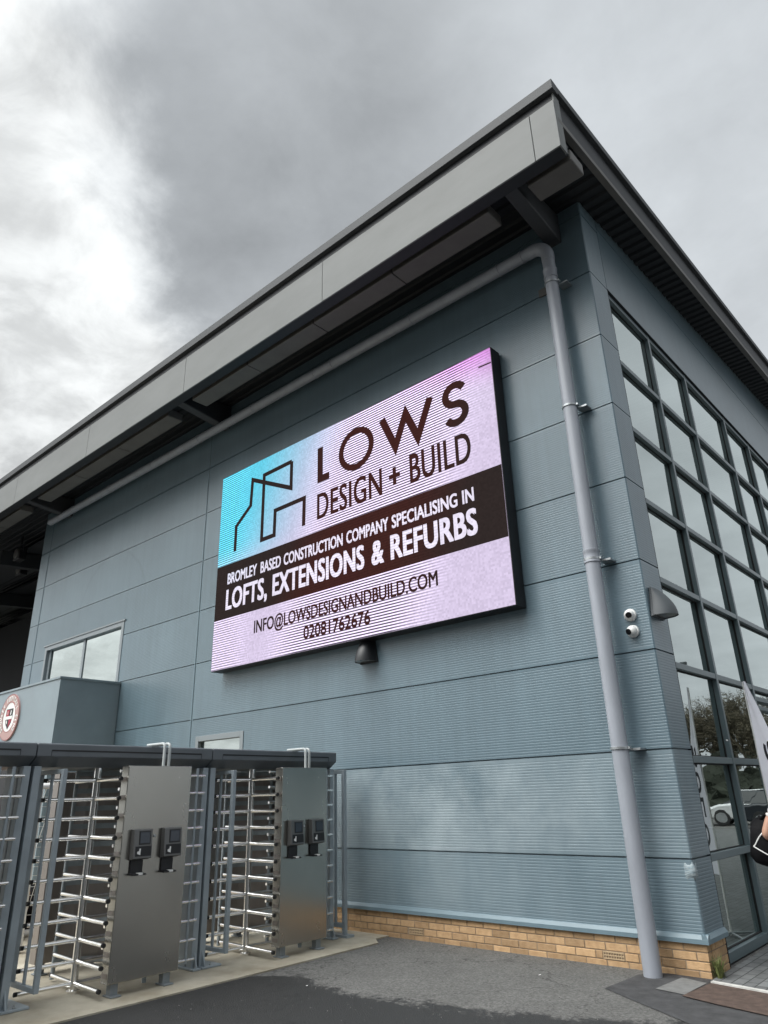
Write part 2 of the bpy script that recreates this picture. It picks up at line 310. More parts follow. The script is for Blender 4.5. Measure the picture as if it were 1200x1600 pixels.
# block paving
def paver_mat():
    T = mat('block_paving', (0.15, 0.155, 0.155), 0.85, 0, 0.2, 8, bump=0.5, bscale=120)
    ns = T.node_tree.nodes; lk = T.node_tree.links; b = ns['Principled BSDF']; src = b.inputs['Base Color'].links[0].from_socket
    t = ns.new('ShaderNodeTexCoord'); mp = ns.new('ShaderNodeMapping'); mp.inputs['Rotation'].default_value = (0, 0, R(90)); lk.new(t.outputs['Object'], mp.inputs[0])
    br = ns.new('ShaderNodeTexBrick'); br.inputs['Scale'].default_value = 1.0; br.inputs['Brick Width'].default_value = 0.2; br.inputs['Row Height'].default_value = 0.1
    br.inputs['Mortar Size'].default_value = 0.006; br.inputs['Color1'].default_value = (0.8, 0.8, 0.8, 1); br.inputs['Color2'].default_value = (1.2, 1.2, 1.2, 1); br.inputs['Mortar'].default_value = (0.3, 0.3, 0.3, 1)
    lk.new(mp.outputs[0], br.inputs[0]); mx = ns.new('ShaderNodeMix'); mx.data_type = 'RGBA'; mx.blend_type = 'MULTIPLY'; mx.inputs[0].default_value = 1
    lk.new(src, mx.inputs[6]); lk.new(br.outputs['Color'], mx.inputs[7]); lk.new(mx.outputs[2], b.inputs['Base Color'])
    return T
M['paver'] = paver_mat()

# LED display: rows of lit diodes; the row contrast comes and goes across the face, colours run cyan - lilac - magenta
def led_mat(name, kind):
    E_ = bpy.data.materials.new(name); E_.use_nodes = True; t = E_.node_tree; ns = t.nodes; lk = t.links
    b = ns['Principled BSDF']; b.inputs['Base Color'].default_value = (0.004, 0.004, 0.004, 1); b.inputs['Roughness'].default_value = 0.5
    b.inputs['Specular IOR Level'].default_value = 0.0
    tcn = ns.new('ShaderNodeTexCoord'); sp = ns.new('ShaderNodeSeparateXYZ'); lk.new(tcn.outputs['Object'], sp.inputs[0])
    def mm(op, a, c=None, clamp=False):
        n = ns.new('ShaderNodeMath'); n.operation = op; n.use_clamp = clamp
        for i, v in enumerate((a, c)):
            if v is None: continue
            if isinstance(v, (int, float)): n.inputs[i].default_value = v
            else: lk.new(v, n.inputs[i])
        return n.outputs[0]
    u = mm('DIVIDE', sp.outputs[0], 6.18); v = mm('DIVIDE', sp.outputs[2], 3.70)      # 0..1 across and up
    def ss(x, a, c):
        n = ns.new('ShaderNodeMapRange'); n.interpolation_type = 'SMOOTHSTEP'; lk.new(x, n.inputs[0]); n.inputs[1].default_value = a; n.inputs[2].default_value = c; return n.outputs[0]
    def nz(s, d=3, vec=None):
        n = ns.new('ShaderNodeTexNoise'); n.inputs['Scale'].default_value = s; n.inputs['Detail'].default_value = d
        lk.new(vec or tcn.outputs['Object'], n.inputs['Vector']); return n.outputs['Fac']
    rows = mm('MULTIPLY', mm('ADD', mm('SINE', mm('MULTIPLY', sp.outputs[2], 2 * math.pi / 0.0418)), 1.0), 0.5)
    rows = ss(rows, 0.25, 0.75)
    wob = mm('ADD', u, mm('MULTIPLY', mm('SUBTRACT', nz(0.8, 2), 0.5), 0.10))
    shift = mm('MULTIPLY', mm('SUBTRACT', 0.55, v), 0.22)
    uu = mm('ADD', wob, shift)
    amp = mm('MULTIPLY', ss(uu, 0.30, 0.50), ss(uu, 0.96, 0.78))
    amp = mm('MAXIMUM', amp, mm('MULTIPLY', ss(wob, 0.20, 0.06), 0.75))
    if kind == 'dark':
        hue = ns.new('ShaderNodeMix'); hue.data_type = 'RGBA'; lk.new(mm('MULTIPLY', ss(uu, 0.25, 0.5), ss(uu, 1.0, 0.72)), hue.inputs[0])
        hue.inputs[6].default_value = (0.026, 0.018, 0.017, 1); hue.inputs[7].default_value = (0.044, 0.013, 0.011, 1)
        col = hue.outputs[2]; amp = mm('MULTIPLY', amp, 0.2)
    else:
        ramp = ns.new('ShaderNodeMix'); ramp.data_type = 'RGBA'
        cy = mm('MULTIPLY', ss(mm('ADD', u, mm('MULTIPLY', mm('SUBTRACT', 1.0, v), 0.30)), 0.60, 0.16), ss(v, 0.30, 0.62))
        lk.new(cy, ramp.inputs[0]); ramp.inputs[6].default_value = (0.66, 0.57, 0.76, 1); ramp.inputs[7].default_value = (0.12, 0.60, 0.78, 1)
        mg = ns.new('ShaderNodeMix'); mg.data_type = 'RGBA'
        mgf = mm('MULTIPLY', ss(mm('ADD', v, mm('MULTIPLY', mm('SUBTRACT', u, 1.0), 0.45)), 0.80, 1.04), ss(u, 0.50, 0.92))
        lk.new(mm('MULTIPLY', mgf, 0.95), mg.inputs[0]); lk.new(ramp.outputs[2], mg.inputs[6]); mg.inputs[7].default_value = (0.62, 0.22, 0.66, 1)
        col = mg.outputs[2]
        if kind == 'white':
            wm = ns.new('ShaderNodeMix'); wm.data_type = 'RGBA'; wm.inputs[0].default_value = 0.75; lk.new(col, wm.inputs[6]); wm.inputs[7].default_value = (0.86, 0.82, 0.95, 1); col = wm.outputs[2]
            amp = mm('MULTIPLY', amp, 0.28)
    # module-to-module grain
    vec = ns.new('ShaderNodeVectorMath'); vec.operation = 'SNAP'; lk.new(tcn.outputs['Object'], vec.inputs[0]); vec.inputs[1].default_value = (0.03, 1, 0.03)
    wn = ns.new('ShaderNodeTexWhiteNoise'); lk.new(vec.outputs[0], wn.inputs[0])
    grain = mm('ADD', 0.90, mm('MULTIPLY', wn.outputs['Value'], 0.2))
    k = mm('SUBTRACT', 1.05, mm('MULTIPLY', mm('MULTIPLY', amp, rows), 0.98))
    boost = mm('ADD', 1.0, mm('MULTIPLY', amp, 0.85))
    k = mm('MULTIPLY', mm('MULTIPLY', k, boost), grain)
    sv = ns.new('ShaderNodeVectorMath'); sv.operation = 'SCALE'; lk.new(col, sv.inputs[0]); lk.new(k, sv.inputs['Scale'])
    lk.new(sv.outputs[0], b.inputs['Emission Color']); b.inputs['Emission Strength'].default_value = 1.0
    return E_
M['led'] = led_mat('led_pixels', 'face'); M['led_dark'] = led_mat('led_dark_pixels', 'dark'); M['led_white'] = led_mat('led_white_pixels', 'white')

# ------------------------------------------------------------------ mesh helpers
class MB:
    def __init__(s): s.v = []; s.f = []
    def add(s, vs, fs):
        o = len(s.v); s.v += [Vector(p) for p in vs]; s.f += [[i + o for i in f] for f in fs]
    def box(s, x0, x1, y0, y1, z0, z1):
        x0, x1 = min(x0, x1), max(x0, x1); y0, y1 = min(y0, y1), max(y0, y1); z0, z1 = min(z0, z1), max(z0, z1)
        s.add([(x0, y0, z0), (x1, y0, z0), (x1, y1, z0), (x0, y1, z0), (x0, y0, z1), (x1, y0, z1), (x1, y1, z1), (x0, y1, z1)],
              [(0, 3, 2, 1), (4, 5, 6, 7), (0, 1, 5, 4), (1, 2, 6, 5), (2, 3, 7, 6), (3, 0, 4, 7)])
    def prism(s, poly, axis, a, b):
        """polygon in the two other axes (in xyz order) extruded along axis from a to b"""
        def P(q, t):
            l = list(q); l.insert(axis, t); return tuple(l)
        n = len(poly); ar = sum(poly[i][0] * poly[(i + 1) % n][1] - poly[(i + 1) % n][0] * poly[i][1] for i in range(n))
        if (ar < 0) != (axis == 1): poly = poly[::-1]
        if a > b: a, b = b, a
        s.add([P(q, a) for q in poly] + [P(q, b) for q in poly],
              [list(range(n))[::-1], list(range(n, 2 * n))] + [(i, (i + 1) % n, n + (i + 1) % n, n + i) for i in range(n)])
    def tube(s, pts, r, n=12, caps=True):
        pts = [Vector(p) for p in pts]; rs = r if isinstance(r, (list, tuple)) else [r] * len(pts)
        o = len(s.v); up = None
        for i, p in enumerate(pts):
            if i == 0: d = pts[1] - pts[0]
            elif i == len(pts) - 1: d = pts[-1] - pts[-2]
            else: d = (pts[i + 1] - p).normalized() + (p - pts[i - 1]).normalized()
            d.normalize()
            if up is None: up = d.orthogonal().normalized()
            else: up = (up - d * up.dot(d)).normalized()
            sd = d.cross(up)
            for k in range(n):
                a = 2 * math.pi * k / n; s.v.append(p + (up * math.cos(a) + sd * math.sin(a)) * rs[i])
        for i in range(len(pts) - 1):
            for k in range(n):
                a = o + i * n + k; b = o + i * n + (k + 1) % n; s.f.append([a, b, b + n, a + n])
        if caps:
            s.f.append([o + k for k in range(n)][::-1]); e = o + (len(pts) - 1) * n; s.f.append([e + k for k in range(n)])
    def lathe(s, prof, n, M4):
        """profile (r, h) turned about local Z and placed with matrix M4"""
        o = len(s.v)
        for r, h in prof:
            for k in range(n):
                a = 2 * math.pi * k / n; s.v.append(M4 @ Vector((r * math.cos(a), r * math.sin(a), h)))
        for i in range(len(prof) - 1):
            for k in range(n):
                a = o + i * n + k; b = o + i * n + (k + 1) % n; s.f.append([a, b, b + n, a + n])
        s.f.append([o + k for k in range(n)][::-1]); e = o + (len(prof) - 1) * n; s.f.append([e + k for k in range(n)])
    def build(s, name, m, parent=None, smooth=False, bevel=0.0, origin=None):
        off = Vector((0, 0, 0)); q = parent
        while q is not None: off += q.location; q = q.parent
        org = Vector(origin) if origin else Vector((0, 0, 0)) if parent is None else off
        me = bpy.data.meshes.new(name); me.from_pydata([tuple(p - org) for p in s.v], [], s.f); me.update()
        o = bpy.data.objects.new(name, me); COL.objects.link(o); me.materials.append(m)
        if parent is not None: o.parent = parent; o.location = org - off
        else: o.location = org
        if smooth:
            me.polygons.foreach_set('use_smooth', [True] * len(me.polygons))
            if smooth is not True: me.set_sharp_from_angle(angle=R(smooth))
        if bevel:
            bm = o.modifiers.new('bevel', 'BEVEL'); bm.width = bevel; bm.segments = 2; bm.limit_method = 'ANGLE'; bm.angle_limit = R(40)
        return o
def thing(name, loc, label, cat, group=None):
    o = bpy.data.objects.new(name, None); COL.objects.link(o); o.location = loc; o.empty_display_size = 0.1
    return tag(o, label, cat, group)
def tag(o, label, cat, group=None):
    o['label'] = label; o['category'] = cat
    if group: o['group'] = group
    return o
def struct(o, kind='structure'):
    o['kind'] = kind; return o
def copy_tree(o, parent=None):
    c = o.copy(); COL.objects.link(c); c.parent = parent
    for ch in list(o.children): copy_tree(ch, c)
    return c

# ------------------------------------------------------------------ ground
def sheet(name, poly, z, m, thick=0.0):
    b = MB()
    if thick: b.prism(poly, 2, z - thick, z)
    else: b.add([(x, y, z) for x, y in poly], [list(range(len(poly)))])
    return struct(b.build(name, m))
sheet('ground', [(-300, -300), (300, -300), (300, 300), (-300, 300)], -0.03, M['field'])
sheet('tarmac', [(-60, -80), (60, -80), (60, 80), (-60, 80)], -0.012, M['tarmac'])
sheet('concrete_apron', [(-14, -9), (-3.72, -9), (-3.69, -5), (-3.68, -2.5), (-3.70, -0.42), (-3.9, -0.25), (-3.9, -0.003), (-14, -0.003)], 0.002, M['concrete'], 0.06)
sheet('pavement', [(0.03, -0.13), (0.60, -0.235), (12, -2.3), (12, 26), (0.03, 26)], 0.004, M['paver'], 0.05)
kb = MB(); a_ = Vector((0.05, -0.155)); b_ = Vector((12, -2.36)); d_ = (b_ - a_).normalized(); n_ = Vector((-d_.y, d_.x)) * 0.022
kb.prism([tuple(a_ - n_), tuple(b_ - n_), tuple(b_ + n_), tuple(a_ + n_)], 2, -0.05, 0.010)
struct(kb.build('kerb', M['kerbwhite']))
sheet('road_patch', [(-0.64, -0.84), (-0.60, -0.20), (-0.40, -0.012), (0.0, -0.02), (0.03, -0.20), (1.2, -0.42), (4.0, -0.95), (4.0, -3.2), (1.6, -2.42), (0.34, -1.45)], -0.007, M['patchtar'])
sheet('concrete_patch', [(-0.27, -0.63), (-0.23, -0.12), (0.02, -0.2), (0.0, -0.68)], -0.002, M['patchlt'])
sheet('brown_patch', [(0.0, -0.74), (0.05, -0.19), (1.4, -0.45), (1.35, -1.08), (0.32, -0.84)], 0.001, M['patchbr'])

gr = MB()
for k in range(900):
    x = random.uniform(-3.6, 0.9); y = random.uniform(-4.2, -0.03); s_ = random.uniform(0.003, 0.008) * (1.0 if random.random() < 0.97 else 2.0); a = random.uniform(0, 3)
    if random.random() < 0.35: y = -0.02 - abs(random.gauss(0, 0.10))
    q = [(x + s_ * math.cos(a + t) * random.uniform(.6, 1), y + s_ * math.sin(a + t) * random.uniform(.6, 1)) for t in (0, 1.4, 2.9, 4.6)]
    o_ = len(gr.v); zc_ = -0.0115
    gr.add([(u, v, zc_) for u, v in q] + [(x, y, zc_ + s_ * 0.7)], [(0, 1, 4), (1, 2, 4), (2, 3, 4), (3, 0, 4)])
M['grit'] = mat('grit', (0.08, 0.078, 0.072), 0.9, 0, 0.4, 6, island=0.6, col2=(0.17, 0.165, 0.155))
grit = struct(gr.build('grit', M['grit']), 'stuff'); grit['label'] = 'loose grit scattered over the tarmac and along the brick foot'
for x, y in [(-2.9, -2.3), (-1.35, -0.75)]:
    b = MB(); b.add([(x, y, -0.005), (x + 0.022, y + 0.006, 0.000), (x + 0.018, y + 0.018, 0.002), (x - 0.003, y + 0.014, -0.003)], [(0, 1, 2, 3)])
    tag(b.build('paper_scrap', M['white'], origin=(x, y, -0.006)), 'tiny white scrap of litter lying on the tarmac', 'litter', 'scraps of litter on the tarmac')

# ------------------------------------------------------------------ stadium building
B = thing('stadium_building', (-8, 3, 0), 'blue grey ribbed metal clad stadium building with overhanging mono pitch roof and glazed side', 'building')
SL = 0.08                                   # roof pitch, rising away from the front
def sof(y): return 9.22 + SL * y            # underside of the roof
JZ = [0.965 + 1.006 * k for k in range(9)]
def profile(z0, z1):
    """(depth, z) of a micro-rib sheet between z0 and z1, with open joints"""
    pts = [(0, z0)]; joints = [j for j in JZ if z0 + 0.02 < j < z1 - 0.02]; z = z0 + 0.015; P = 0.030
    marks = []
    while z < z1 - 0.03:
        if not any(abs(z + 0.01 - j) < 0.034 for j in joints): marks.append(('r', z))
        z += P
    for j in joints: marks.append(('j', j))
    marks.sort(key=lambda t: t[1])
    for k, z in marks:
        if k == 'r': pts += [(0, z), (0.0011, z + 0.003), (0.0011, z + 0.010), (0, z + 0.013)]
        else: pts += [(0, z - 0.008), (0.03, z - 0.0075), (0.03, z + 0.0075), (0, z + 0.008)]
    pts.append((0, z1)); return pts
def ribs(b, z0, z1, path):
    """profile swept along a list of (x, y, nx, ny): inward is -n"""
    pr = profile(z0, z1); o = len(b.v); n = len(pr)
    for x, y, nx, ny in path:
        for d, z in pr: b.v.append(Vector((x - nx * d, y - ny * d, z)))
    for i in range(len(path) - 1):
        for k in range(n - 1):
            a = o + i * n + k; b.f.append([a, a + n, a + n + 1, a + 1])
F = (0, -1)
fw = MB()
def seg(x0, x1, z0, z1): ribs(fw, z0, z1, [(x0, 0, *F), (x1, 0, *F)])
ZB, ZT = 0.335, 9.25
seg(-16.33, -15.83, ZB, ZT)
seg(-15.80, -15.16, ZB, ZT); seg(-15.16, -11.35, ZB, 3.3); seg(-15.16, -11.35, 5.30, ZT); seg(-11.35, -8.535, ZB, ZT)
seg(-8.505, -8.36, ZB, ZT); seg(-8.36, -7.0, 2.68, ZT); seg(-7.0, -0.70, ZB, ZT)
ribs(fw, ZB, ZT, [(-0.70, 0, *F), (-0.012, 0, *F), (0, 0.012, 1, 0), (0, 0.515, 1, 0)])     # bent corner panel
o = fw.build('front_wall', M['clad'], B, origin=(0, 0, 0))
for x in (-15.815, -8.52): jb = MB(); jb.box(x - 0.014, x + 0.014, 0.006, 0.03, ZB, ZT); jb.build('joint_strip', M['flash'], o)
for x in (-8.56, -15.86): hat = MB(); hat.box(x - 0.012, x + 0.012, -0.004, 0.001, ZB, 7.9); hat.build('cover_strip', M['flash'], o)
core = MB(); core.box(-16.32, -15.17, 0.04, 0.25, 0, 9.2); core.box(-11.33, -8.37, 0.04, 0.25, 0, 9.2); core.box(-6.99, -0.05, 0.04, 0.25, 0, 9.2)
core.box(-15.17, -11.33, 0.04, 0.25, 0, 3.3); core.box(-15.17, -11.33, 0.04, 0.25, 5.32, 9.2); core.box(-8.37, -6.99, 0.04, 0.25, 2.70, 9.2)
core.build('wall_core', M['core'], B)
lw = MB(); lw.prism([(0.04, 0), (22, 0), (22, sof(22) - 0.05), (0.04, sof(0) - 0.05)], 0, -16.30, -16.1)
lw.build('end_wall', M['clad_side'], B)
# smudged ring of water marks on the wall above the long window is in the sheet's own weathering; drip flashing at the foot
fl = MB(); fl.prism([(0.02, 0.34), (-0.012, 0.335), (-0.035, 0.30), (-0.035, 0.262), (0.02, 0.262)], 0, -16.33, 0.035)
fl.box(-0.02, 0.0, 0.0, 0.0, 0, 0)
fl2 = MB(); fl2.prism([(-0.02, 0.34), (0.012, 0.335), (0.0352, 0.30), (0.0352, 0.262), (-0.02, 0.262)], 1, -0.0343, 0.515)
fl = MB(); fl.prism([(0.02, 0.34), (-0.012, 0.335), (-0.035, 0.30), (-0.035, 0.2615), (0.02, 0.2615)], 0, -16.33, 0.0345)
f_ = fl.build('drip_flashing', M['flash'], B); fl2.build('flashing_return', M['flash'], f_)
# brick plinth, every brick a block in mortar
br = MB(); H_, W_ = 0.065, 0.215
vents = (-3.46, -0.93)
for c in range(5):
    z = 0.196 - c * 0.075; x = 0.0 - (0.1125 if c % 2 else 0.0)
    if c % 2: br.box(-0.1025, 0.0, -0.0, 0.09, z, z + H_)
    while x > -16.2:
        xa = x - W_
        parts = [(xa, x)]
        if c == 2:
            for v in vents:
                nx_ = []
                for p0, p1 in parts:
                    if p1 <= v - 0.12 or p0 >= v + 0.12: nx_.append((p0, p1)); continue
                    if p0 < v - 0.14: nx_.append((p0, v - 0.12))
                    if p1 > v + 0.14: nx_.append((v + 0.12, p1))
                parts = nx_
        for p0, p1 in parts: br.box(p0, p1, random.uniform(-0.002, 0.002), 0.09, z, z + H_)
        x -= 0.225
    y = 0.1025 if c % 2 == 0 else 0.225 + 0.0
    if c % 2 == 0: br.box(-0.09, 0.0, 0.1025 - 0.01, 0.10, z, z + H_) if False else None
    y = 0.10
    while y < 0.50:
        y1 = min(y + W_ * (0.5 if (c % 2 == 0 and y < 0.11) else 1), 0.505); br.box(-0.09, random.uniform(-0.002, 0.002), y + 0.01, y1, z, z + H_); y = y1 + 0.0
plinth = br.build('brick_plinth', M['brick'], B, bevel=0.004)
mo = MB(); mo.box(-16.25, -0.006, 0.006, 0.085, -0.1, 0.262); mo.box(-0.085, -0.006, 0.085, 0.50, -0.1, 0.262)
mo.build('mortar', M['mortar'], plinth)
for v in vents:
    vb = MB(); z = 0.046
    vb.box(v - 0.11, v + 0.11, -0.004, 0.03, z, z + 0.010); vb.box(v - 0.11, v + 0.11, -0.004, 0.03, z + 0.055, z + 0.066); vb.box(v - 0.1095, v + 0.1095, -0.0035, 0.03, z + 0.028, z + 0.037)
    for k in range(9): xk = v - 0.11 + k * 0.0266; vb.box(xk, xk + 0.0072, -0.003, 0.03, z + 0.009, z + 0.056)
    vo = vb.build('air_brick', M['vent'], plinth)
    vk = MB(); vk.box(v - 0.109, v + 0.109, 0.018, 0.032, z + 0.001, z + 0.065); vk.build('air_brick_void', M['black'], vo)
# long sliding window above the porch, small window beyond the turnstiles
wf = MB()
wf.box(-15.16, -15.06, -0.012, 0.16, 3.3, 5.30); wf.box(-11.45, -11.35, -0.012, 0.16, 3.3, 5.30); wf.box(-15.06, -11.45, -0.012, 0.16, 5.20, 5.30)
wf.box(-13.27, -13.17, 0.05, 0.11, 3.3, 5.20); wf.box(-15.06, -14.95, 0.06, 0.12, 3.3, 5.2)
wo = wf.build('window', M['framelt'], B, bevel=0.004)
p_ = MB(); p_.box(-14.95, -13.27, 0.08, 0.09, 3.3, 5.20); p_.build('pane', M['glass2'], wo)
p_ = MB(); p_.box(-13.17, -11.45, 0.07, 0.08, 3.3, 5.20); p_.build('pane', M['glass2'], wo)
lin = MB(); lin.box(-15.22, -11.30, -0.03, 0.0, 5.302, 5.335); lin.build('lintel_flashing', M['framelt'], wo)
rm = MB(); rm.box(-15.1, -11.4, 2.8, 2.9, 3.0, 5.6); rm.box(-15.1, -11.4, 0.26, 2.8, 3.1, 3.2); rm.build('room_back', M['wall_in'], wo)
wf = MB(); wf.box(-8.36, -8.27, -0.012, 0.12, 0.34, 2.68); wf.box(-7.09, -7.0, -0.012, 0.12, 0.34, 2.68); wf.box(-8.27, -7.09, -0.012, 0.12, 2.59, 2.68)
wo = wf.build('window', M['framelt'], B, bevel=0.004)
p_ = MB(); p_.box(-8.27, -7.09, 0.055, 0.07, 0.3, 2.59); p_.build('pane', M['glass2'], wo)

# side wall above the glass
sw = MB(); Y1 = 24.0
sw.box(-0.06, 0.0, 0.527, Y1, 8.03, 9.095)
sw.prism([(0.527, 9.108), (Y1, 9.108), (Y1, sof(Y1) + 0.05), (0.527, sof(0.527) + 0.05)], 0, -0.06, 0.0)
so = sw.build('side_wall', M['clad_side'], B)
k_ = MB(); k_.box(-0.05, -0.03, 0.5, Y1, 8.04, 9.15); k_.build('joint_strip', M['joint'], so)
# curtain wall: mullions and transoms with recessed panes
ys = [0.57, 1.97, 3.48, 5.46, 6.97, 8.48, 9.98, 11.98, 13.48]; zs = [0.06, 0.93, 1.88, 2.88, 3.88, 4.89, 5.89, 6.90, 7.975]
cw = MB(); X0, X1 = -0.14, -0.028; hw = 0.034
for i, y in enumerate(ys): cw.box(X0, X1, y - hw, y + hw, 0.0, 8.02)
for j, z in enumerate(zs):
    for i in range(len(ys) - 1):
        cw.box(X0, X1 - 0.004, ys[i] + hw, ys[i + 1] - hw, z - (hw if j else 0.055), z + hw)
cw.box(X0, X1 - 0.006, 3.48 + hw, 5.46 - hw, 2.70, 2.762); cw.box(X0, X1 - 0.006, 3.48 + hw, 5.46 - hw, 2.58, 2.635)
cw.box(X0, X1 - 0.006, 4.44, 4.50, 0.10, 2.58)
cwo = cw.build('glazing_frame', M['frame'], B, bevel=0.003)
gk = MB()                                    # black gaskets round every pane
pan = []
for i in range(len(ys) - 1):
    for j in range(len(zs) - 1):
        y0, y1, z0, z1 = ys[i] + hw, ys[i + 1] - hw, zs[j] + hw, zs[j + 1] - hw
        g = 0.014
        gk.box(-0.104, -0.084, y0, y1, z1 - g, z1); gk.box(-0.104, -0.084, y0, y1, z0, z0 + g); gk.box(-0.1035, -0.0845, y0, y0 + g, z0 + g, z1 - g); gk.box(-0.1035, -0.0845, y1 - g, y1, z0 + g, z1 - g)
        pan.append((y0, y1, z0, z1))
gk.build('gasket', M['rubber'], cwo)
for y0, y1, z0, z1 in pan:
    t = random.uniform(-0.005, 0.005); u = random.uniform(-0.005, 0.005)
    b = MB(); b.add([(-0.094 - t - u, y0, z0), (-0.094 + t - u, y1, z0), (-0.094 + t + u, y1, z1), (-0.094 - t + u, y0, z1)], [(0, 1, 2, 3)])
    b.build('pane', M['glass'], cwo)
jm = MB(); jm.box(-0.12, 0.0, 0.5155, 0.5275, 0.0, 8.02); jm.build('jamb_joint', M['joint'], cwo)
hd = MB(); hd.box(-0.14, -0.002, 0.528, 13.5, 8.019, 8.031); hd.build('head_flashing', M['joint'], cwo)
# what stands behind the glass
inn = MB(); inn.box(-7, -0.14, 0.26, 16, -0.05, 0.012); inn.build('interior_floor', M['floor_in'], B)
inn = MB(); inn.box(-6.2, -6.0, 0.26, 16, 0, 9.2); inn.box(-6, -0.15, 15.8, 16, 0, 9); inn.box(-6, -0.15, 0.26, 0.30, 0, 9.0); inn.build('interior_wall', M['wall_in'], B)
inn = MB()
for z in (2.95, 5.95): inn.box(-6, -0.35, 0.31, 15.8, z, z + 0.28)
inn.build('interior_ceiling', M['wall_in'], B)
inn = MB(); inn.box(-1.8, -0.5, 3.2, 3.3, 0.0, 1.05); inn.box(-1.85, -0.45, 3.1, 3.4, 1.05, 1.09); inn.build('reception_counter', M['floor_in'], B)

# roof
rf = MB(); XL = -44.0; XR = 0.47; YF = -1.47; YB = 24.0
def top(y): return 9.66 + SL * (y + 1.5)
rf.prism([(YF, sof(YF) + 0.05), (YB, sof(YB) + 0.05), (YB, top(YB)), (YF, top(YF))], 0, XL, XR - 0.03)
roof = rf.build('roof', M['cap'], B)
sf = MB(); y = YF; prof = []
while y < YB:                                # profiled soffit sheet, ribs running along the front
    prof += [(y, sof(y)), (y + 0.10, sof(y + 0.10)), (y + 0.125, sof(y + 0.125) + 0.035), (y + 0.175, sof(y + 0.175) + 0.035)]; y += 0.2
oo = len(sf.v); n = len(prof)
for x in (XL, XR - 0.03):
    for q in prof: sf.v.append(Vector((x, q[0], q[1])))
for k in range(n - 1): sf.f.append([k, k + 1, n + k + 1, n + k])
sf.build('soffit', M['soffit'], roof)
vg = MB()
vg.prism([(-1.53, top(-1.5) - 0.085), (YB, top(YB) - 0.085), (YB, top(YB) + 0.025), (-1.53, top(-1.5) + 0.025)], 0, 0.42, 0.505)
vg.build('verge_cap', M['cap'], roof, bevel=0.006)
vg = MB(); vg.prism([(-1.44, sof(-1.44) + 0.055), (YB, sof(YB) + 0.055), (YB, top(YB) - 0.085), (-1.44, top(-1.44) - 0.085)], 0, 0.40, 0.445); vg.build('verge_board', M['dark'], roof)
vg = MB(); vg.prism([(-1.44, sof(-1.44) - 0.02), (YB, sof(YB) - 0.02), (YB, sof(YB) + 0.055), (-1.44, sof(-1.44) + 0.055)], 0, 0.39, 0.475); vg.build('verge_trim', M['gutter'], roof, bevel=0.004)
# front eaves fascia in sheets
xs = [0.475, 0.14] + [0.14 - 3.725 * k for k in range(1, 12)]
fz = MB()
for i in range(len(xs) - 1): fz.box(xs[i] - (0.004 if i else 0), xs[i + 1] + 0.004, -1.50, -1.478, 8.64, 9.40)
fo = fz.build('fascia', M['fascia'], B, bevel=0.004)
k_ = MB(); k_.box(XL, 0.45, -1.478, -1.44, 8.66, 9.55); k_.box(XL, 0.45, -1.478, -1.30, 8.648, 8.66); k_.build('fascia_backing', M['dark'], fo)
k_ = MB(); k_.box(0.455, 0.474, -1.477, -1.33, 8.645, 9.53); k_.build('fascia_end', M['fascia'], fo)
k_ = MB(); k_.box(XL, 0.508, -1.545, -1.40, 9.535, 9.69); k_.build('eaves_cap', M['cap'], fo, bevel=0.006)
# boxed gutter under the eaves, in bays between the roof beams
for x0, x1 in ((-0.19, 0.44), (-7.6, -0.78), (-14.3, -8.42), (-21.8, -15.3), (-29.3, -22.8)):
    g = MB(); n_s = max(1, round((x1 - x0) / 1.85)); st = (x1 - x0) / n_s
    for k in range(n_s): g.box(x0 + k * st + 0.004, x0 + (k + 1) * st - 0.004, -1.13, -0.79, 8.75, 8.93)
    g.build('gutter_box', M['gutter'], B, bevel=0.02)
k_ = MB(); k_.box(XL, 0.42, -1.44, -1.14, 8.93, 8.96); k_.box(XL, 0.42, -1.20, -1.16, 8.80, 8.93); k_.build('eaves_dark_box', M['dark'], B)  # dark box filling the recess behind the fascia
for x in (-0.42, -8.0, -14.85, -22.3, -29.8):
    g = MB(); g.prism([(-1.36, 8.86), (-1.36, sof(-1.36) - 0.005), (0.03, sof(0) - 0.005), (0.03, 8.70), (-0.2, 8.72)], 0, x - 0.10, x + 0.10)
    g.build('roof_beam', M['beam'], B, bevel=0.02)
# open stand to the left, deep under the same roof
for y in (1.6, 3.4, 5.4, 7.6, 10, 13, 16):
    g = MB(); g.box(XL, -16.35, y - 0.09, y + 0.09, sof(y) - 0.26, sof(y) - 0.01); g.build('purlin', M['dark'], B)
for x in (-19.5, -25.0, -31.0, -37):
    g = MB(); g.prism([(0.0, sof(0) - 0.75), (22, sof(22) - 0.75), (22, sof(22) - 0.28), (0.0, sof(0) - 0.28)], 0, x - 0.14, x + 0.14); g.build('roof_beam', M['beam'], B, bevel=0.02)
ls = MB()
for i, y in enumerate((0.35, 2.2, 4.2, 6.3, 8.6)):
    ls.prism([(y + 0.2, sof(y + 0.2) - 0.262), (y + 1.5, sof(y + 1.5) - 0.262), (y + 1.5, sof(y + 1.5) - 0.235), (y + 0.2, sof(y + 0.2) - 0.235)], 0, -30, -16.36)
ls.build('liner_sheet', M['beam'], B)
st_ = thing('seating_stand', (-28, 10, 0), 'black shadowed back of the stand seen past the left end of the wall', 'stand')  # terrace and walls added to block sky light and keep this bay dark
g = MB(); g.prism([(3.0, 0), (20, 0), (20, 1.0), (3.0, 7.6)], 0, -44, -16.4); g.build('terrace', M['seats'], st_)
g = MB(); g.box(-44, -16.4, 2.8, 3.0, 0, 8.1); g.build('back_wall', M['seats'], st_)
g = MB(); g.box(-44, -16.4, 22, 22.3, 0, 11); g.build('sky_block_wall', M['seats'], st_)  # added wall closing off the sky behind the terrace
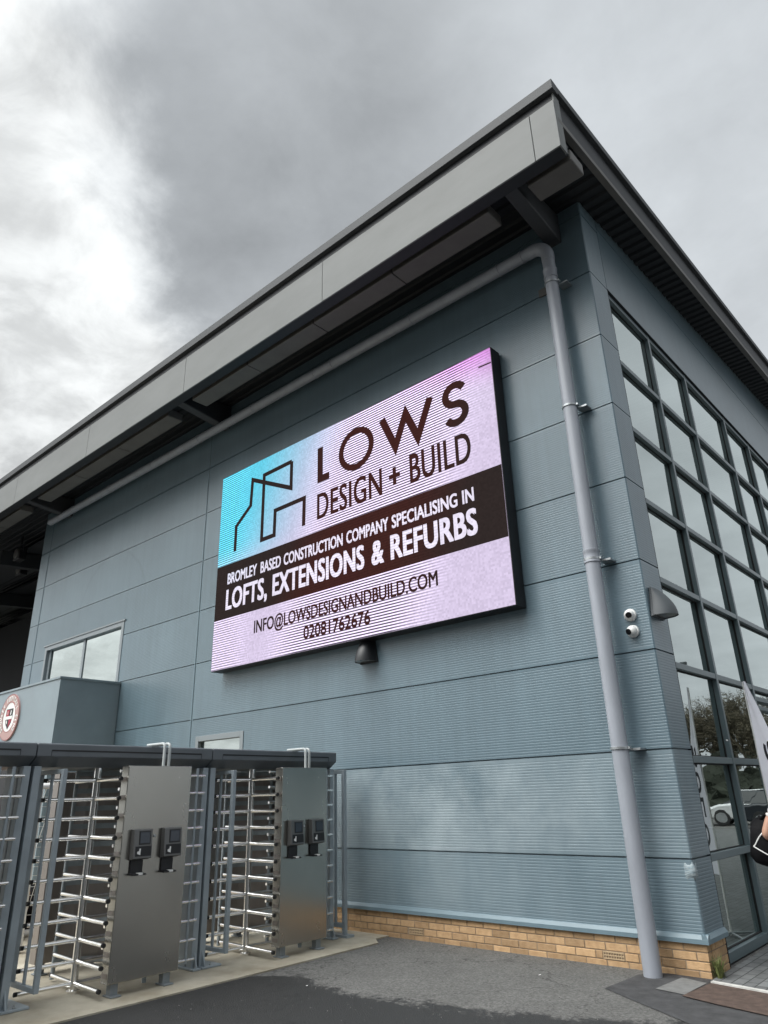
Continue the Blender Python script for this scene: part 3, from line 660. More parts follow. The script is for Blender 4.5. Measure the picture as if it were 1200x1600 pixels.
for k, (x, y) in enumerate(((-18.6, 0.25), (-20.3, 1.0))):
    t = thing('floodlight', (x, y, 8.5), ['square floodlight with pale round lens under the dark roof edge at far left', 'second floodlight deeper in the dark under the roof at the left frame edge'][k], 'floodlight')
    z = sof(y) - 0.35
    g = MB(); g.box(x - 0.22, x + 0.22, y - 0.10, y + 0.12, z - 0.42, z - 0.04); g.build('housing', M['black'], t, bevel=0.03)
    g = MB(); g.lathe([(0.15, 0), (0.15, 0.02), (0.13, 0.03)], 24, Matrix.Translation((x, y - 0.10, z - 0.23)) @ Matrix.Rotation(R(90), 4, 'X')); g.build('lens', M['gutter'], t, smooth=30)
    g = MB(); g.tube([(x - 0.24, y, z - 0.2), (x - 0.24, y, z + 0.06), (x + 0.24, y, z + 0.06), (x + 0.24, y, z - 0.2)], 0.02, 8); g.tube([(x, y, z + 0.06), (x, y, sof(y) - 0.0)], 0.03, 8); g.build('bracket', M['dark'], t)

# dented corner: crumpled bright crease
dn = MB(); cz = 0.86
pts = []
for i in range(9):
    for j in range(7):
        a = (i - 4) * 0.024; z = cz + (j - 3) * 0.022 * (1 + 0.25 * math.sin(i * 1.9))
        bump = 0.016 * math.exp(-((a / 0.09) ** 2 + ((z - cz) / 0.06) ** 2)) + 0.0012 + random.uniform(-0.006, 0.008) * math.exp(-((a / 0.1) ** 2 + ((z - cz) / 0.06) ** 2))
        edge_fade = 1 if 0 < i < 8 and 0 < j < 6 else -1.2
        d = bump if edge_fade > 0 else -0.003
        pts.append((a, -d, z) if a < 0 else (d, a, z))
dn.add(pts, [(j + i * 7, j + (i + 1) * 7, j + 1 + (i + 1) * 7, j + 1 + i * 7) for i in range(8) for j in range(6)])
M['scuff'] = mat('scuffed_cladding', (0.15, 0.22, 0.26), 0.4, 0, 0.1, 17, (1, 1, 3.5), bump=0.9, bscale=22, col2=(0.46, 0.52, 0.54))
dn.build('dented_panel', M['scuff'], B, smooth=True)

# ------------------------------------------------------------------ stroke lettering
def arc(cx, cy, rx, ry, a0, a1, n=10):
    return [(cx + rx * math.cos(R(a0 + (a1 - a0) * i / n)), cy + ry * math.sin(R(a0 + (a1 - a0) * i / n))) for i in range(n + 1)]
def bowl(y0, y1, x1=1.0, x0=0.0, k=0.45):
    """a stem-attached bowl between heights y0 and y1"""
    return [(x0, y0), (x1 * k, y0)] + arc(x1 * k, (y0 + y1) / 2, x1 * (1 - k), (y1 - y0) / 2, -90, 90, 10) + [(x0, y1)]
S_ = arc(0.5, 0.745, 0.5, 0.255, 25, 270, 14) + arc(0.5, 0.245, 0.5, 0.245, 90, -155, 14)[1:]
G = {   # glyph: (width, strokes) on a unit box
 'A': (0.62, [[(0, 0), (0.5, 1), (1, 0)], [(0.2, 0.33), (0.8, 0.33)]]),
 'B': (0.50, [[(0, 0), (0, 1)], bowl(0.52, 1, 0.9), bowl(0, 0.52, 1.0)]),
 'C': (0.56, [arc(0.55, 0.5, 0.55, 0.5, 45, 315, 18)]),
 'D': (0.54, [[(0, 0), (0, 1)], bowl(0, 1, 1.0, 0, 0.35)]),
 'E': (0.44, [[(1, 1), (0, 1), (0, 0), (1, 0)], [(0, 0.52), (0.9, 0.52)]]),
 'F': (0.42, [[(1, 1), (0, 1), (0, 0)], [(0, 0.5), (0.9, 0.5)]]),
 'G': (0.60, [arc(0.52, 0.5, 0.52, 0.5, 48, 325, 18) + [(1.0, 0.46), (0.6, 0.46)]]),
 'I': (0.10, [[(0.5, 0), (0.5, 1)]]),
 'L': (0.40, [[(0, 1), (0, 0), (1, 0)]]),
 'M': (0.72, [[(0, 0), (0.12, 1), (0.5, 0.12), (0.88, 1), (1, 0)]]),
 'N': (0.58, [[(0, 0), (0, 1), (1, 0), (1, 1)]]),
 'O': (0.62, [arc(0.5, 0.5, 0.5, 0.5, 90, 450, 26)]),
 'P': (0.46, [[(0, 0), (0, 1)], bowl(0.45, 1, 1.0)]),
 'R': (0.50, [[(0, 0), (0, 1)], bowl(0.48, 1, 0.95), [(0.45, 0.48), (1, 0)]]),
 'S': (0.46, [S_]),
 'T': (0.50, [[(0, 1), (1, 1)], [(0.5, 1), (0.5, 0)]]),
 'U': (0.54, [[(0, 1), (0, 0.32)] + arc(0.5, 0.32, 0.5, 0.32, 180, 360, 12) + [(1, 1)]]),
 'W': (0.86, [[(0, 1), (0.27, 0), (0.5, 0.86), (0.73, 0), (1, 1)]]),
 'X': (0.56, [[(0, 0), (1, 1)], [(0, 1), (1, 0)]]),
 'Y': (0.54, [[(0, 1), (0.5, 0.46), (1, 1)], [(0.5, 0.46), (0.5, 0)]]),
 '+': (0.44, [[(0.5, 0.0), (0.5, 1.0)], [(0, 0.5), (1, 0.5)]]),
 ',': (0.14, [[(0.8, 0.14), (0.8, 0.0), (0.1, -0.22)]]),
 '.': (0.10, [[(0.5, 0.0), (0.5, 0.12)]]),
 '&': (0.62, [[(1, 0.0), (0.22, 0.72)] + arc(0.45, 0.80, 0.24, 0.20, 200, -20, 10) + [(0.25, 0.46)] + arc(0.40, 0.24, 0.40, 0.24, 130, 330, 12) + [(1, 0.48)]]),
 '@': (0.92, [arc(0.5, 0.42, 0.5, 0.52, -60, -400, 26), arc(0.5, 0.42, 0.2, 0.24, 0, 360, 16), [(0.72, 0.66), (0.70, 0.28), (0.83, 0.22)]]),
 '0': (0.50, [arc(0.5, 0.5, 0.5, 0.5, 90, 450, 22)]),
 '1': (0.30, [[(0.1, 0.84), (0.7, 1), (0.7, 0)]]),
 '2': (0.48, [arc(0.48, 0.70, 0.46, 0.30, 165, -35, 12) + [(0, 0), (1, 0)]]),
 '6': (0.50, [[(0.62, 1.0), (0.14, 0.50)] + arc(0.5, 0.30, 0.48, 0.30, 150, -210, 20)]),
 '7': (0.46, [[(0, 1), (1, 1), (0.3, 0)]]),
 '8': (0.48, [arc(0.5, 0.76, 0.42, 0.24, -90, 270, 16), arc(0.5, 0.26, 0.5, 0.26, 90, 450, 18)]),
 ' ': (0.26, []),
}
def ribbon(pts, t, closed=False):
    """mitred flat ribbon of width t around a 2-D polyline; returns left and right edges"""
    n = len(pts); Lf, Rt = [], []
    for i in range(n):
        p = Vector(pts[i])
        a = Vector(pts[i - 1]) if (i or closed) else None; c = Vector(pts[(i + 1) % n]) if (i < n - 1 or closed) else None
        d1 = (p - a).normalized() if a is not None and (p - a).length > 1e-6 else None; d2 = (c - p).normalized() if c is not None and (c - p).length > 1e-6 else None
        d1 = d1 or d2; d2 = d2 or d1
        n1 = Vector((-d1.y, d1.x)); n2 = Vector((-d2.y, d2.x)); mm_ = (n1 + n2); mm_ = mm_.normalized() if mm_.length > 1e-4 else n1
        k = min(1 / max(mm_.dot(n1), 0.2), 2.6)
        Lf.append(p + mm_ * k * t / 2); Rt.append(p - mm_ * k * t / 2)
    return Lf, Rt
def strokes_mesh(b, strokes, t, place, depth0=0.0, step=0.0004, thick=0.004):
    for si, s in enumerate(strokes):
        closed = len(s) > 3 and (Vector(s[0]) - Vector(s[-1])).length < 1e-5
        if closed: s = s[:-1]
        Lf, Rt = ribbon(s, t, closed); d = depth0 + si % 4 * step; o = len(b.v); n = len(s)
        for i in range(n): b.v += [place(Lf[i].x, Lf[i].y, d + thick), place(Rt[i].x, Rt[i].y, d + thick), place(Lf[i].x, Lf[i].y, d), place(Rt[i].x, Rt[i].y, d)]
        for i in range(n if closed else n - 1):
            j = (i + 1) % n; a, c = o + 4 * i, o + 4 * j
            b.f += [[a, a + 1, c + 1, c], [a + 2, a, c, c + 2], [a + 1, a + 3, c + 3, c + 1]]
        if not closed:
            e = o + 4 * (n - 1); b.f += [[o, o + 2, o + 3, o + 1], [e, e + 1, e + 3, e + 2]]
def lay(text, x0, x1, z0, z1, t, track=0.085):
    """strokes of a line of text fitted between x0..x1 and z0..z1 (outer edges)"""
    z0 += t / 2; z1 -= t / 2; gap = track * (z1 - z0 + t); wid = [0.0 if c in 'I.' else G[c][0] for c in text]; n = len(text)
    fixed = n * t + (n - 1) * gap; s = (x1 - x0 - fixed) / max(sum(wid), 1e-6) if sum(wid) else 0.0; x = x0 + t / 2; out_ = []
    for ch, wd in zip(text, wid):
        for st in G[ch][1]: out_.append([(x + px_ * wd * s, z0 + py_ * (z1 - z0)) for px_, py_ in st])
        x += wd * s + t + gap
    return out_

def typeset(text, wide=1.0):
    """vertices and faces of a word in the built-in typeface"""
    cu = bpy.data.curves.new('type', 'FONT'); cu.body = text; cu.resolution_u = 4; cu.space_character = wide
    tmp = bpy.data.objects.new('type', cu); COL.objects.link(tmp); bpy.context.view_layer.update()
    me = bpy.data.meshes.new_from_object(tmp.evaluated_get(bpy.context.evaluated_depsgraph_get()))
    vs = [v.co.copy() for v in me.vertices]; fs = [list(p.vertices) for p in me.polygons]
    bpy.data.objects.remove(tmp); bpy.data.curves.remove(cu); bpy.data.meshes.remove(me)
    return vs, fs
CAP = max(v.y for v in typeset('H')[0])
def word(b, text, x0, x1, z0, z1, y, hx=0.0, hz=0.0, wide=1.0):
    """a word squeezed into its box; hx, hz embolden it by laying shifted copies a hair apart"""
    vs, fs = typeset(text, wide); xa = min(v.x for v in vs); xb = max(v.x for v in vs)
    sh = [(0, 0), (-hx, -hz), (hx, hz), (-hx, hz), (hx, -hz)] if hx or hz else [(0, 0)]
    for k, (dx, dz) in enumerate(sh):
        b.add([Vector((x0 + hx + dx + (v.x - xa) / (xb - xa) * (x1 - x0 - 2 * hx), y - 0.0003 * k, z0 + hz + dz + v.y / CAP * (z1 - z0 - 2 * hz))) for v in vs], fs)
# ------------------------------------------------------------------ LED screen
SX0, SX1, SZ0, SZ1, SY = -7.67, -1.49, 3.705, 7.40, -0.25
led = thing('led_screen', (SX0, -0.13, SZ0), 'large black framed LED advertising screen glowing cyan lilac and magenta on the wall', 'screen')
b = MB(); b.box(SX0 - 0.012, SX1 + 0.012, -0.245, -0.02, SZ0 - 0.012, SZ1 + 0.012); b.build('cabinet', M['black'], led, bevel=0.006)
b = MB(); b.box(SX0 + 0.3, SX1 - 0.3, -0.02, 0.0, SZ0 + 0.3, SZ0 + 0.4); b.box(SX0 + 0.3, SX1 - 0.3, -0.02, 0.0, SZ1 - 0.4, SZ1 - 0.3); b.build('mounting_rail', M['dark'], led)
LO = (SX0, SY, SZ0)                          # object coordinates start at the lower left of the face
b = MB(); b.box(SX0, SX1, SY, -0.2455, SZ0, SZ1); b.build('display_panel', M['led'], led, origin=LO)
b = MB(); b.box(SX0, SX1, SY - 0.002, SY - 0.0002, 4.58, 5.585); b.build('dark_band', M['led_dark'], led, origin=LO)
def scr(x, z, d): return Vector((x, SY - 0.0005 - d, z))
def scr2(x, z, d): return Vector((x, SY - 0.0025 - d, z))
b = MB()
strokes_mesh(b, lay('L', -4.995, -4.655, 6.44, 7.145, 0.125), 0.125, scr); b.build('letters_lows', M['led_dark'], led, origin=LO) if False else None
strokes_mesh(b, [[(-4.105 + 0.335 * math.cos(R(a)), 6.762 + 0.318 * math.sin(R(a))) for a in range(90, 451, 12)]], 0.105, scr)
strokes_mesh(b, lay('W', -3.60, -2.52, 6.43, 7.12, 0.125), 0.125, scr)
strokes_mesh(b, lay('S', -2.365, -1.915, 6.40, 7.125, 0.115), 0.115, scr)
b.build('lettering', M['led_dark'], led, origin=LO)
def put(): b.build('lettering', M['led_dark'], led, origin=LO)
b = MB()
word(b, 'DESIGN', -5.00, -3.57, 5.79, 6.24, SY - 0.003, 0.009, 0.005, 1.06); put(); b = MB()
pc, ph, pt = (-3.322, 6.02), (0.108, 0.145), 0.032
b.prism([(pc[0] + u, pc[1] + v) for u, v in ((-pt, -ph[1]), (pt, -ph[1]), (pt, -pt), (ph[0], -pt), (ph[0], pt), (pt, pt), (pt, ph[1]), (-pt, ph[1]), (-pt, pt), (-ph[0], pt), (-ph[0], -pt), (-pt, -pt))], 1, SY - 0.004, SY - 0.0005); put(); b = MB()
word(b, 'BUILD', -3.025, -1.935, 5.795, 6.255, SY - 0.003, 0.009, 0.005, 1.06)
b.build('lettering', M['led_dark'], led, origin=LO)
b = MB()
for wd, xa, xb in (('BROMLEY', -7.335, -6.505), ('BASED', -6.405, -5.872), ('CONSTRUCTION', -5.80, -4.412), ('COMPANY', -4.335, -3.47), ('SPECIALISING', -3.405, -2.222), ('IN', -2.14, -1.95)):
    b = MB(); word(b, wd, xa, xb, 5.205, 5.405, SY - 0.0045, 0.006, 0.004); b.build('lettering', M['led_white'], led, origin=LO)
b = MB()
for wd, xa, xb in (('LOFTS,', -7.35, -6.21), ('EXTENSIONS', -6.07, -3.965), ('&', -3.82, -3.575), ('REFURBS', -3.445, -1.93)):
    b = MB(); word(b, wd, xa, xb, 4.735, 5.105, SY - 0.0045, 0.014, 0.009, 1.05); b.build('lettering', M['led_white'], led, origin=LO)
b = MB(); word(b, 'INFO@LOWSDESIGNANDBUILD.COM', -6.52, -2.63, 4.185, 4.40, SY - 0.003, 0.006, 0.004); b.build('lettering', M['led_dark'], led, origin=LO)
b = MB(); word(b, '02081762676', -5.285, -3.87, 3.885, 4.09, SY - 0.003, 0.006, 0.004); b.build('lettering', M['led_dark'], led, origin=LO)
lg = [(-7.168, 5.79), (-7.166, 6.275), (-6.765, 6.571), (-6.738, 7.075), (-5.66, 6.57), (-5.658, 7.075), (-6.405, 7.06), (-6.413, 5.815), (-6.072, 5.815), (-6.066, 6.268), (-5.315, 6.275), (-5.323, 5.78)]
b = MB(); strokes_mesh(b, [lg[:6], lg[5:]], 0.078, scr); b.build('house_logo', M['led_dark'], led, origin=LO)
b = MB(); strokes_mesh(b, [[(-1.70, 7.165), (-1.492, 7.155)]], 0.02, scr); b.build('dead_row', M['led_dark'], led, origin=LO)

# ------------------------------------------------------------------ drainpipe
dp = thing('drainpipe', (-0.465, -0.2, 0), 'grey round drainpipe running down the wall beside the corner and along under the eaves', 'drainpipe')
zc = 8.63; xp = -0.465; yp = -0.2; rp_ = 0.085
b = MB(); pth = [(-15.6, yp, zc + 0.10), (xp - 0.30, yp, zc)]
b.tube(pth, rp_, 20); b.build('horizontal_pipe', M['pipe'], dp, smooth=40)
b = MB(); el = [(xp - 0.30, yp, zc)] + [(xp - 0.22 + 0.22 * math.sin(R(a)), yp, zc - 0.22 + 0.22 * math.cos(R(a))) for a in range(0, 91, 9)] + [(xp, yp, zc - 0.30)]
b.tube(el, rp_ * 1.07, 20); b.build('elbow', M['pipe'], dp, smooth=40)
b = MB(); b.tube([(xp, yp, zc - 0.28), (xp, yp, -0.05)], rp_, 24); b.build('downpipe', M['pipe'], dp, smooth=40)
b = MB()
for z, h in ((8.02, 0.16), (3.99, 0.16)):
    b.lathe([(rp_, 0), (rp_ * 1.12, 0.005), (rp_ * 1.12, 0.03), (rp_ * 1.06, 0.04), (rp_ * 1.06, h - 0.04), (rp_ * 1.12, h - 0.03), (rp_ * 1.12, h - 0.005), (rp_, h)], 24, Matrix.Translation((xp, yp, z)))
b.build('coupling', M['pipe'], dp, smooth=30)
b = MB()
for x in (-0.86, -1.25, -2.9, -4.7, -5.15, -6.9, -8.7, -10.5, -12.4, -14.3):
    z = zc + 0.10 * (xp - 0.3 - x) / 14.8
    b.lathe([(rp_, 0), (rp_ * 1.1, 0.004), (rp_ * 1.1, 0.026), (rp_, 0.03)], 20, Matrix.Translation((x, yp, z)) @ Matrix.Rotation(R(90), 4, 'Y'))
b.build('pipe_collar', M['pipe'], dp, smooth=30)
for z in (7.93, 6.02, 4.02, 1.98):
    b = MB(); b.lathe([(rp_ + 0.001, 0), (rp_ + 0.012, 0.002), (rp_ + 0.012, 0.026), (rp_ + 0.001, 0.028)], 24, Matrix.Translation((xp, yp, z)))
    b.box(xp + 0.075, xp + 0.115, yp - 0.02, yp + 0.03, z + 0.002, z + 0.026); b.box(xp + 0.06, xp + 0.19, yp + 0.06, -0.005, z - 0.01, z + 0.012)
    b.build('pipe_clip', M['galv'], dp, smooth=30)
b = MB(); b.box(xp - 0.29, xp - 0.02, -0.03, -0.002, 7.98, 8.10); b.build('end_plate', M['gutter'], dp, bevel=0.005)

# ------------------------------------------------------------------ wall lamps and cameras
def wall_lamp(name, wdt, dep, hgt, M4, mshell, label, tip):
    t = thing(name, M4.translation, label, 'wall lamp')
    rings = []; n = 16; K = 12; b = MB()
    for i in range(K + 1):
        f = i / K; zz = hgt * (1 - f); grow = math.sin(f * math.pi / 2) ** tip
        ww = wdt * (0.30 + 0.20 * f) ; dd = dep * (0.12 + 0.88 * grow)
        for k in range(n + 1):
            a = math.pi * k / n; b.v.append(M4 @ Vector((ww * math.cos(a), -0.025 - dd * math.sin(a) ** 0.85, zz)))
    for i in range(K):
        for k in range(n): a = i * (n + 1) + k; b.f.append([a, a + n + 1, a + n + 2, a + 1])
    b.f.append(list(range(n + 1)))
    b.build('shell', mshell, t, smooth=50)
    p = MB(); q = [(wdt * 0.31, hgt + 0.004), (wdt * 0.52, -0.012), (-wdt * 0.52, -0.012), (-wdt * 0.31, hgt + 0.004)]
    p.prism(q, 1, -0.03, 0.0); p.v = [M4 @ v for v in p.v]; p.build('back_plate', mshell, t, bevel=0.004)
    l = MB(); o = 0
    l.add([M4 @ Vector((wdt * 0.47 * math.cos(math.pi * k / n), -0.03 - dep * 0.93 * math.sin(math.pi * k / n) ** 0.85, 0.008)) for k in range(n + 1)], [list(range(n + 1))[::-1]])
    l.build('lamp_diffuser', M['diffuser'], t)
    return t
wall_lamp('wall_lamp', 0.33, 0.23, 0.40, Matrix.Translation((-4.13, 0, 3.40)), M['lampblack'], 'small black half cone wall lamp on the wall just under the big screen', 1.0)
wall_lamp('wall_lamp', 0.32, 0.21, 0.32, Matrix.Translation((0, 0.20, 3.345)) @ Matrix.Rotation(R(90), 4, 'Z'), M['lampgrey'], 'grey quarter sphere wall lamp at the building corner beside the glass', 0.9)
def dome(x, z, aim, label):
    t = thing('dome_camera', (x, 0, z), label, 'security camera', 'dome cameras on the corner panel')
    A = Matrix.Translation((x, 0, z)) @ Matrix.Rotation(R(90), 4, 'X')
    b = MB(); b.lathe([(0.068, 0), (0.070, 0.012), (0.066, 0.03), (0.055, 0.036)], 28, A); b.build('base', M['white'], t, smooth=40)
    c = Vector((x, -0.045, z)); d = Vector(aim).normalized(); Q = Matrix.Translation(c) @ d.to_track_quat('Z', 'Y').to_matrix().to_4x4()
    b = MB(); prof = [(0.002, -0.056)] + [(0.056 * math.sin(R(a)), -0.056 * math.cos(R(a))) for a in range(15, 141, 12)] + [(0.034, 0.046)]
    b.lathe(prof, 28, Q); b.build('eyeball', M['white'], t, smooth=60)
    b = MB(); b.lathe([(0.033, 0.044), (0.033, 0.058), (0.028, 0.061)], 24, Q); b.build('lens', M['lens'], t, smooth=30)
    return t
dome(-0.205, 3.375, (0.25, -0.9, -0.25), 'white dome camera on the corner panel, the upper one facing right')
dome(-0.203, 3.195, (-0.35, -0.8, -0.25), 'white dome camera on the corner panel, the lower one facing left')

# ------------------------------------------------------------------ porch with the club crest
po = thing('porch_box', (-13.6, -0.63, 0), 'plain grey box porch projecting from the wall beneath the long window', 'porch')
b = MB(); b.box(-18.5, -11.22, -1.27, -0.01, 0.0, 3.93); b.build('shell', M['porch'], po, bevel=0.006)
b = MB(); b.box(-18.52, -11.20, -1.29, -0.005, 3.93, 3.975); b.build('coping', M['porch'], po, bevel=0.005)
b = MB(); b.box(-13.9, -12.3, -1.285, -1.26, 0.05, 2.35); b.build('door_opening', M['black'], po)
cr = thing('club_crest', (-13.36, -1.28, 3.39), 'round maroon and white club crest sign on the front of the porch box', 'sign')
cx, cz, rc = -13.36, 3.385, 0.475
def disc(b, r0, r1, y0, y1, n=48, sx=1.0, sz=1.0):
    for k in range(n):
        a0, a1 = 2 * math.pi * k / n, 2 * math.pi * (k + 1) / n
        P = lambda r, a, y: (cx + r * math.cos(a), y, cz + r * math.sin(a))
        b.add([P(r0, a0, y0), P(r1, a0, y0), P(r1, a1, y0), P(r0, a1, y0), P(r1, a0, y1), P(r1, a1, y1)], [(0, 1, 2, 3), (1, 4, 5, 2)])
b = MB(); disc(b, 0.30, rc, -1.300, -1.270); b.build('ring', M['crestring'], cr)
b = MB(); disc(b, 0.0001, 0.305, -1.297, -1.270); b.build('inner_disc', M['white'], cr)
b = MB(); disc(b, 0.300, 0.312, -1.303, -1.298); disc(b, rc - 0.012, rc, -1.303, -1.299); b.build('rim', M['maroon'], cr)
def cplace(r, mid):
    def f(x, z, d):
        a = mid - x / r; rr = r + z
        return Vector((cx + rr * math.sin(-(a - math.pi / 2)), -1.301 - d, cz + rr * math.sin(a)))
    return f
def round_text(b, text, r, start, stepdeg, h, wd, t):
    for i, ch in enumerate(text):
        a0 = R(start - stepdeg * i)
        for st in G[ch][1]:
            gw = wd * G[ch][0] / 0.5
            q = [((px_ - 0.5) * gw, (py_ - 0.5) * h) for px_, py_ in st]
            strokes_mesh(b, [q], t, lambda x, z, d: Vector((cx + (r + z) * math.cos(a0) + x * math.sin(a0), -1.301 - d, cz + (r + z) * math.sin(a0) - x * math.cos(a0))))
b = MB(); round_text(b, 'BROMLEY FOOTBALL CLUB', 0.387, 222, 13.2, 0.085, 0.045, 0.019); b.build('lettering', M['white'], cr)
shp = [(-0.16, 0.16), (0.16, 0.16), (0.16, -0.02), (0.13, -0.12), (0, -0.24), (-0.13, -0.12), (-0.16, -0.02)]
def q4(name, poly, m, y): b = MB(); b.prism([(cx + x, cz + z) for x, z in poly], 1, y, -1.296); b.build(name, m, cr)
q4('shield', [(x * 1.06, z * 1.05) for x, z in shp], M['black'], -1.2985)
q4('shield_quarter', [(-0.15, 0.15), (-0.012, 0.15), (-0.012, 0.02), (-0.15, 0.02)], M['red'], -1.3005)
q4('shield_quarter', [(0.012, 0.15), (0.15, 0.15), (0.15, 0.02), (0.012, 0.02)], M['black'], -1.3005)
q4('shield_bar', [(-0.16, 0.02), (0.16, 0.02), (0.16, -0.045), (-0.16, -0.045)], M['white'], -1.301)
q4('shield_quarter', [(0.012, -0.05), (0.15, -0.05), (0.12, -0.115), (0.012, -0.21)], M['red'], -1.3005)
q4('shield_emblem', [(0.06, 0.14), (0.10, 0.12), (0.09, 0.05), (0.06, 0.03), (0.05, 0.08)], M['white'], -1.3015)
q4('shield_emblem', [(-0.10, -0.06), (-0.06, -0.07), (-0.06, -0.13), (-0.09, -0.14), (-0.11, -0.10)], M['white'], -1.3015)
q4('shield_emblem', [(-0.11, 0.12), (-0.08, 0.13), (-0.05, 0.11), (-0.06, 0.05), (-0.11, 0.05)], M['crestring'], -1.3015)

# ------------------------------------------------------------------ full height turnstiles
PITCH = 1.98
def make_turnstile(label):
    """local origin on the ground under the rotor, street side +X, wall side +Y"""
    t = thing('turnstile', (0, 0, 0), label, 'turnstile', 'full height turnstiles in a row beside the wall')
    # canopy beam with chamfered underside
    b = MB(); prof = [(0.20, 2.165), (0.21, 2.155), (0.21, 2.045), (0.07, 1.955), (-0.66, 1.955), (-0.80, 2.045), (-0.80, 2.155), (-0.79, 2.165)]
    b.prism(prof, 1, -0.735, 1.235); cn = b.build('canopy', M['canopy'], t, bevel=0.006)
    b = MB(); b.box(0.2085, 0.2125, -0.60, 1.09, 2.092, 2.106); b.build('canopy_slot', M['black'], cn)
    b = MB(); b.box(0.2088, 0.2118, -0.601, -0.597, 2.05, 2.10); b.box(0.2088, 0.2118, 1.088, 1.092, 2.05, 2.10); b.build('canopy_seam', M['black'], cn)
    # front cabinet in brushed steel on two feet, and its twin on the far side
    for nm, x0, x1, y0, y1, mm_ in (('cabinet', 0.375, 0.505, 0.055, 0.78, 'inox'), ('rear_cabinet', -1.10, -0.97, 0.055, 0.78, 'inox_dull')):
        b = MB(); b.box(x0, x1, y0, y1, 0.105, 1.955); cb = b.build(nm, M[mm_], t, bevel=0.006)
        for y in (y0 + 0.05, y1 - 0.14):
            b = MB(); b.box(x0 + 0.03, x1 - 0.03, y, y + 0.075, 0.012, 0.108); b.box(x0 + 0.0, x1 + 0.02, y - 0.015, y + 0.09, 0.002, 0.014); b.build('foot', M['foot'], cb, bevel=0.003)
        if nm == 'cabinet':
            for k in range(11):                            # comb slots along the edge facing the rotor
                b = MB(); b.box(x0 + 0.02, x1 - 0.02, y0 - 0.003, y0, 0.15 + k * 0.166, 0.19 + k * 0.166); b.build('comb_slot', M['inox_dull'], cb)
            b = MB(); b.lathe([(0.014, 0), (0.014, 0.006), (0.010, 0.009)], 16, Matrix.Translation((x1, 0.40, 1.305)) @ Matrix.Rotation(R(90), 4, 'Y')); b.build('lock', M['galv'], cb)
    # card readers
    for yc in (0.245, 0.575):
        rd = MB(); xf = 0.505
        rd.prism([(xf, 1.10), (xf + 0.075, 1.115), (xf + 0.06, 1.37), (xf, 1.375)], 1, yc - 0.098, yc + 0.098); ro = rd.build('card_reader', M['reader'], t, bevel=0.004)
        def fx(z): return xf + 0.075 - (z - 1.115) * 0.015 / 0.255
        def plate(nm, y0, y1, z0, z1, d0, m, par):
            p = MB(); p.add([(fx(z0) + d0, y0, z0), (fx(z0) + d0, y1, z0), (fx(z1) + d0, y1, z1), (fx(z1) + d0, y0, z1), (fx(z0) - 0.004, y0, z0), (fx(z0) - 0.004, y1, z0), (fx(z1) - 0.004, y1, z1), (fx(z1) - 0.004, y0, z1)],
                            [(0, 1, 2, 3), (1, 5, 6, 2), (4, 0, 3, 7), (3, 2, 6, 7), (4, 5, 1, 0)]); return p.build(nm, m, par)
        plate('screen_bezel', yc - 0.045, yc + 0.078, 1.235, 1.355, 0.003, M['black'], ro); plate('screen', yc - 0.034, yc + 0.067, 1.247, 1.344, 0.005, M['display'], ro)
        plate('touch_pad', yc - 0.078, yc + 0.088, 1.135, 1.222, 0.004, M['black'], ro)
        p = MB(); x_ = 0.0065; p.add([(fx(1.15) + x_, yc - 0.062, 1.158), (fx(1.15) + x_, yc - 0.028, 1.146), (fx(1.2) + x_, yc - 0.024, 1.202), (fx(1.2) + x_, yc - 0.038, 1.204), (fx(1.18) + x_, yc - 0.044, 1.182), (fx(1.18) + x_, yc - 0.062, 1.176)], [(0, 1, 2, 3, 4, 5)]); p.build('arrow_mark', M['white'], ro)
        p = MB(); p.box(xf + 0.001, xf + 0.02, yc - 0.085, yc + 0.045, 0.985, 1.10); p.prism([(xf, 0.975), (xf + 0.085, 0.972), (xf + 0.085, 0.985), (xf + 0.02, 0.992), (xf, 0.992)], 1, yc - 0.09, yc + 0.05); p.build('ticket_tray', M['black'], ro, bevel=0.003)
        p = MB(); p.box(xf + 0.03, xf + 0.087, yc - 0.03, yc + 0.012, 0.9755, 0.9925); p.build('tray_label', M['white'], ro)
    # conduits from cabinet to canopy
    for y in (0.475, 0.535):
        b = MB(); b.tube([(0.44, y, 1.95), (0.44, y, 2.14)] + [(0.40 + 0.04 * math.cos(R(a)), y, 2.14 + 0.04 * math.sin(R(a))) for a in range(15, 91, 15)] + [(0.10, y, 2.182)], 0.0155, 12); b.build('conduit', M['conduit'], t, smooth=50)
    # rotor: column with four wings of eleven arms
    b = MB(); b.lathe([(0.062, 0.0), (0.062, 0.02), (0.036, 0.03), (0.036, 1.96)], 24, Matrix.Identity(4)); b.build('rotor_column', M['steel'], t, smooth=40)
    for q in range(4):
        ang = R(-3 + 90 * q); d = Vector((math.cos(ang), math.sin(ang), 0))
        for k in range(11):
            z = Vector((0, 0, 0.075 + 0.176 * k)); b = MB(); b.tube([d * 0.03 + z, d * 0.045 + z, d * 0.06 + z, d * 0.505 + z], [0.024, 0.023, 0.0185, 0.0185], 10); ar_ = b.build('rotor_arm', M['steel'], t, smooth=50)
            b = MB(); b.tube([d * 0.503 + z, d * 0.53 + z], 0.0195, 10); b.build('arm_cap', M['rubber'], ar_, smooth=50)
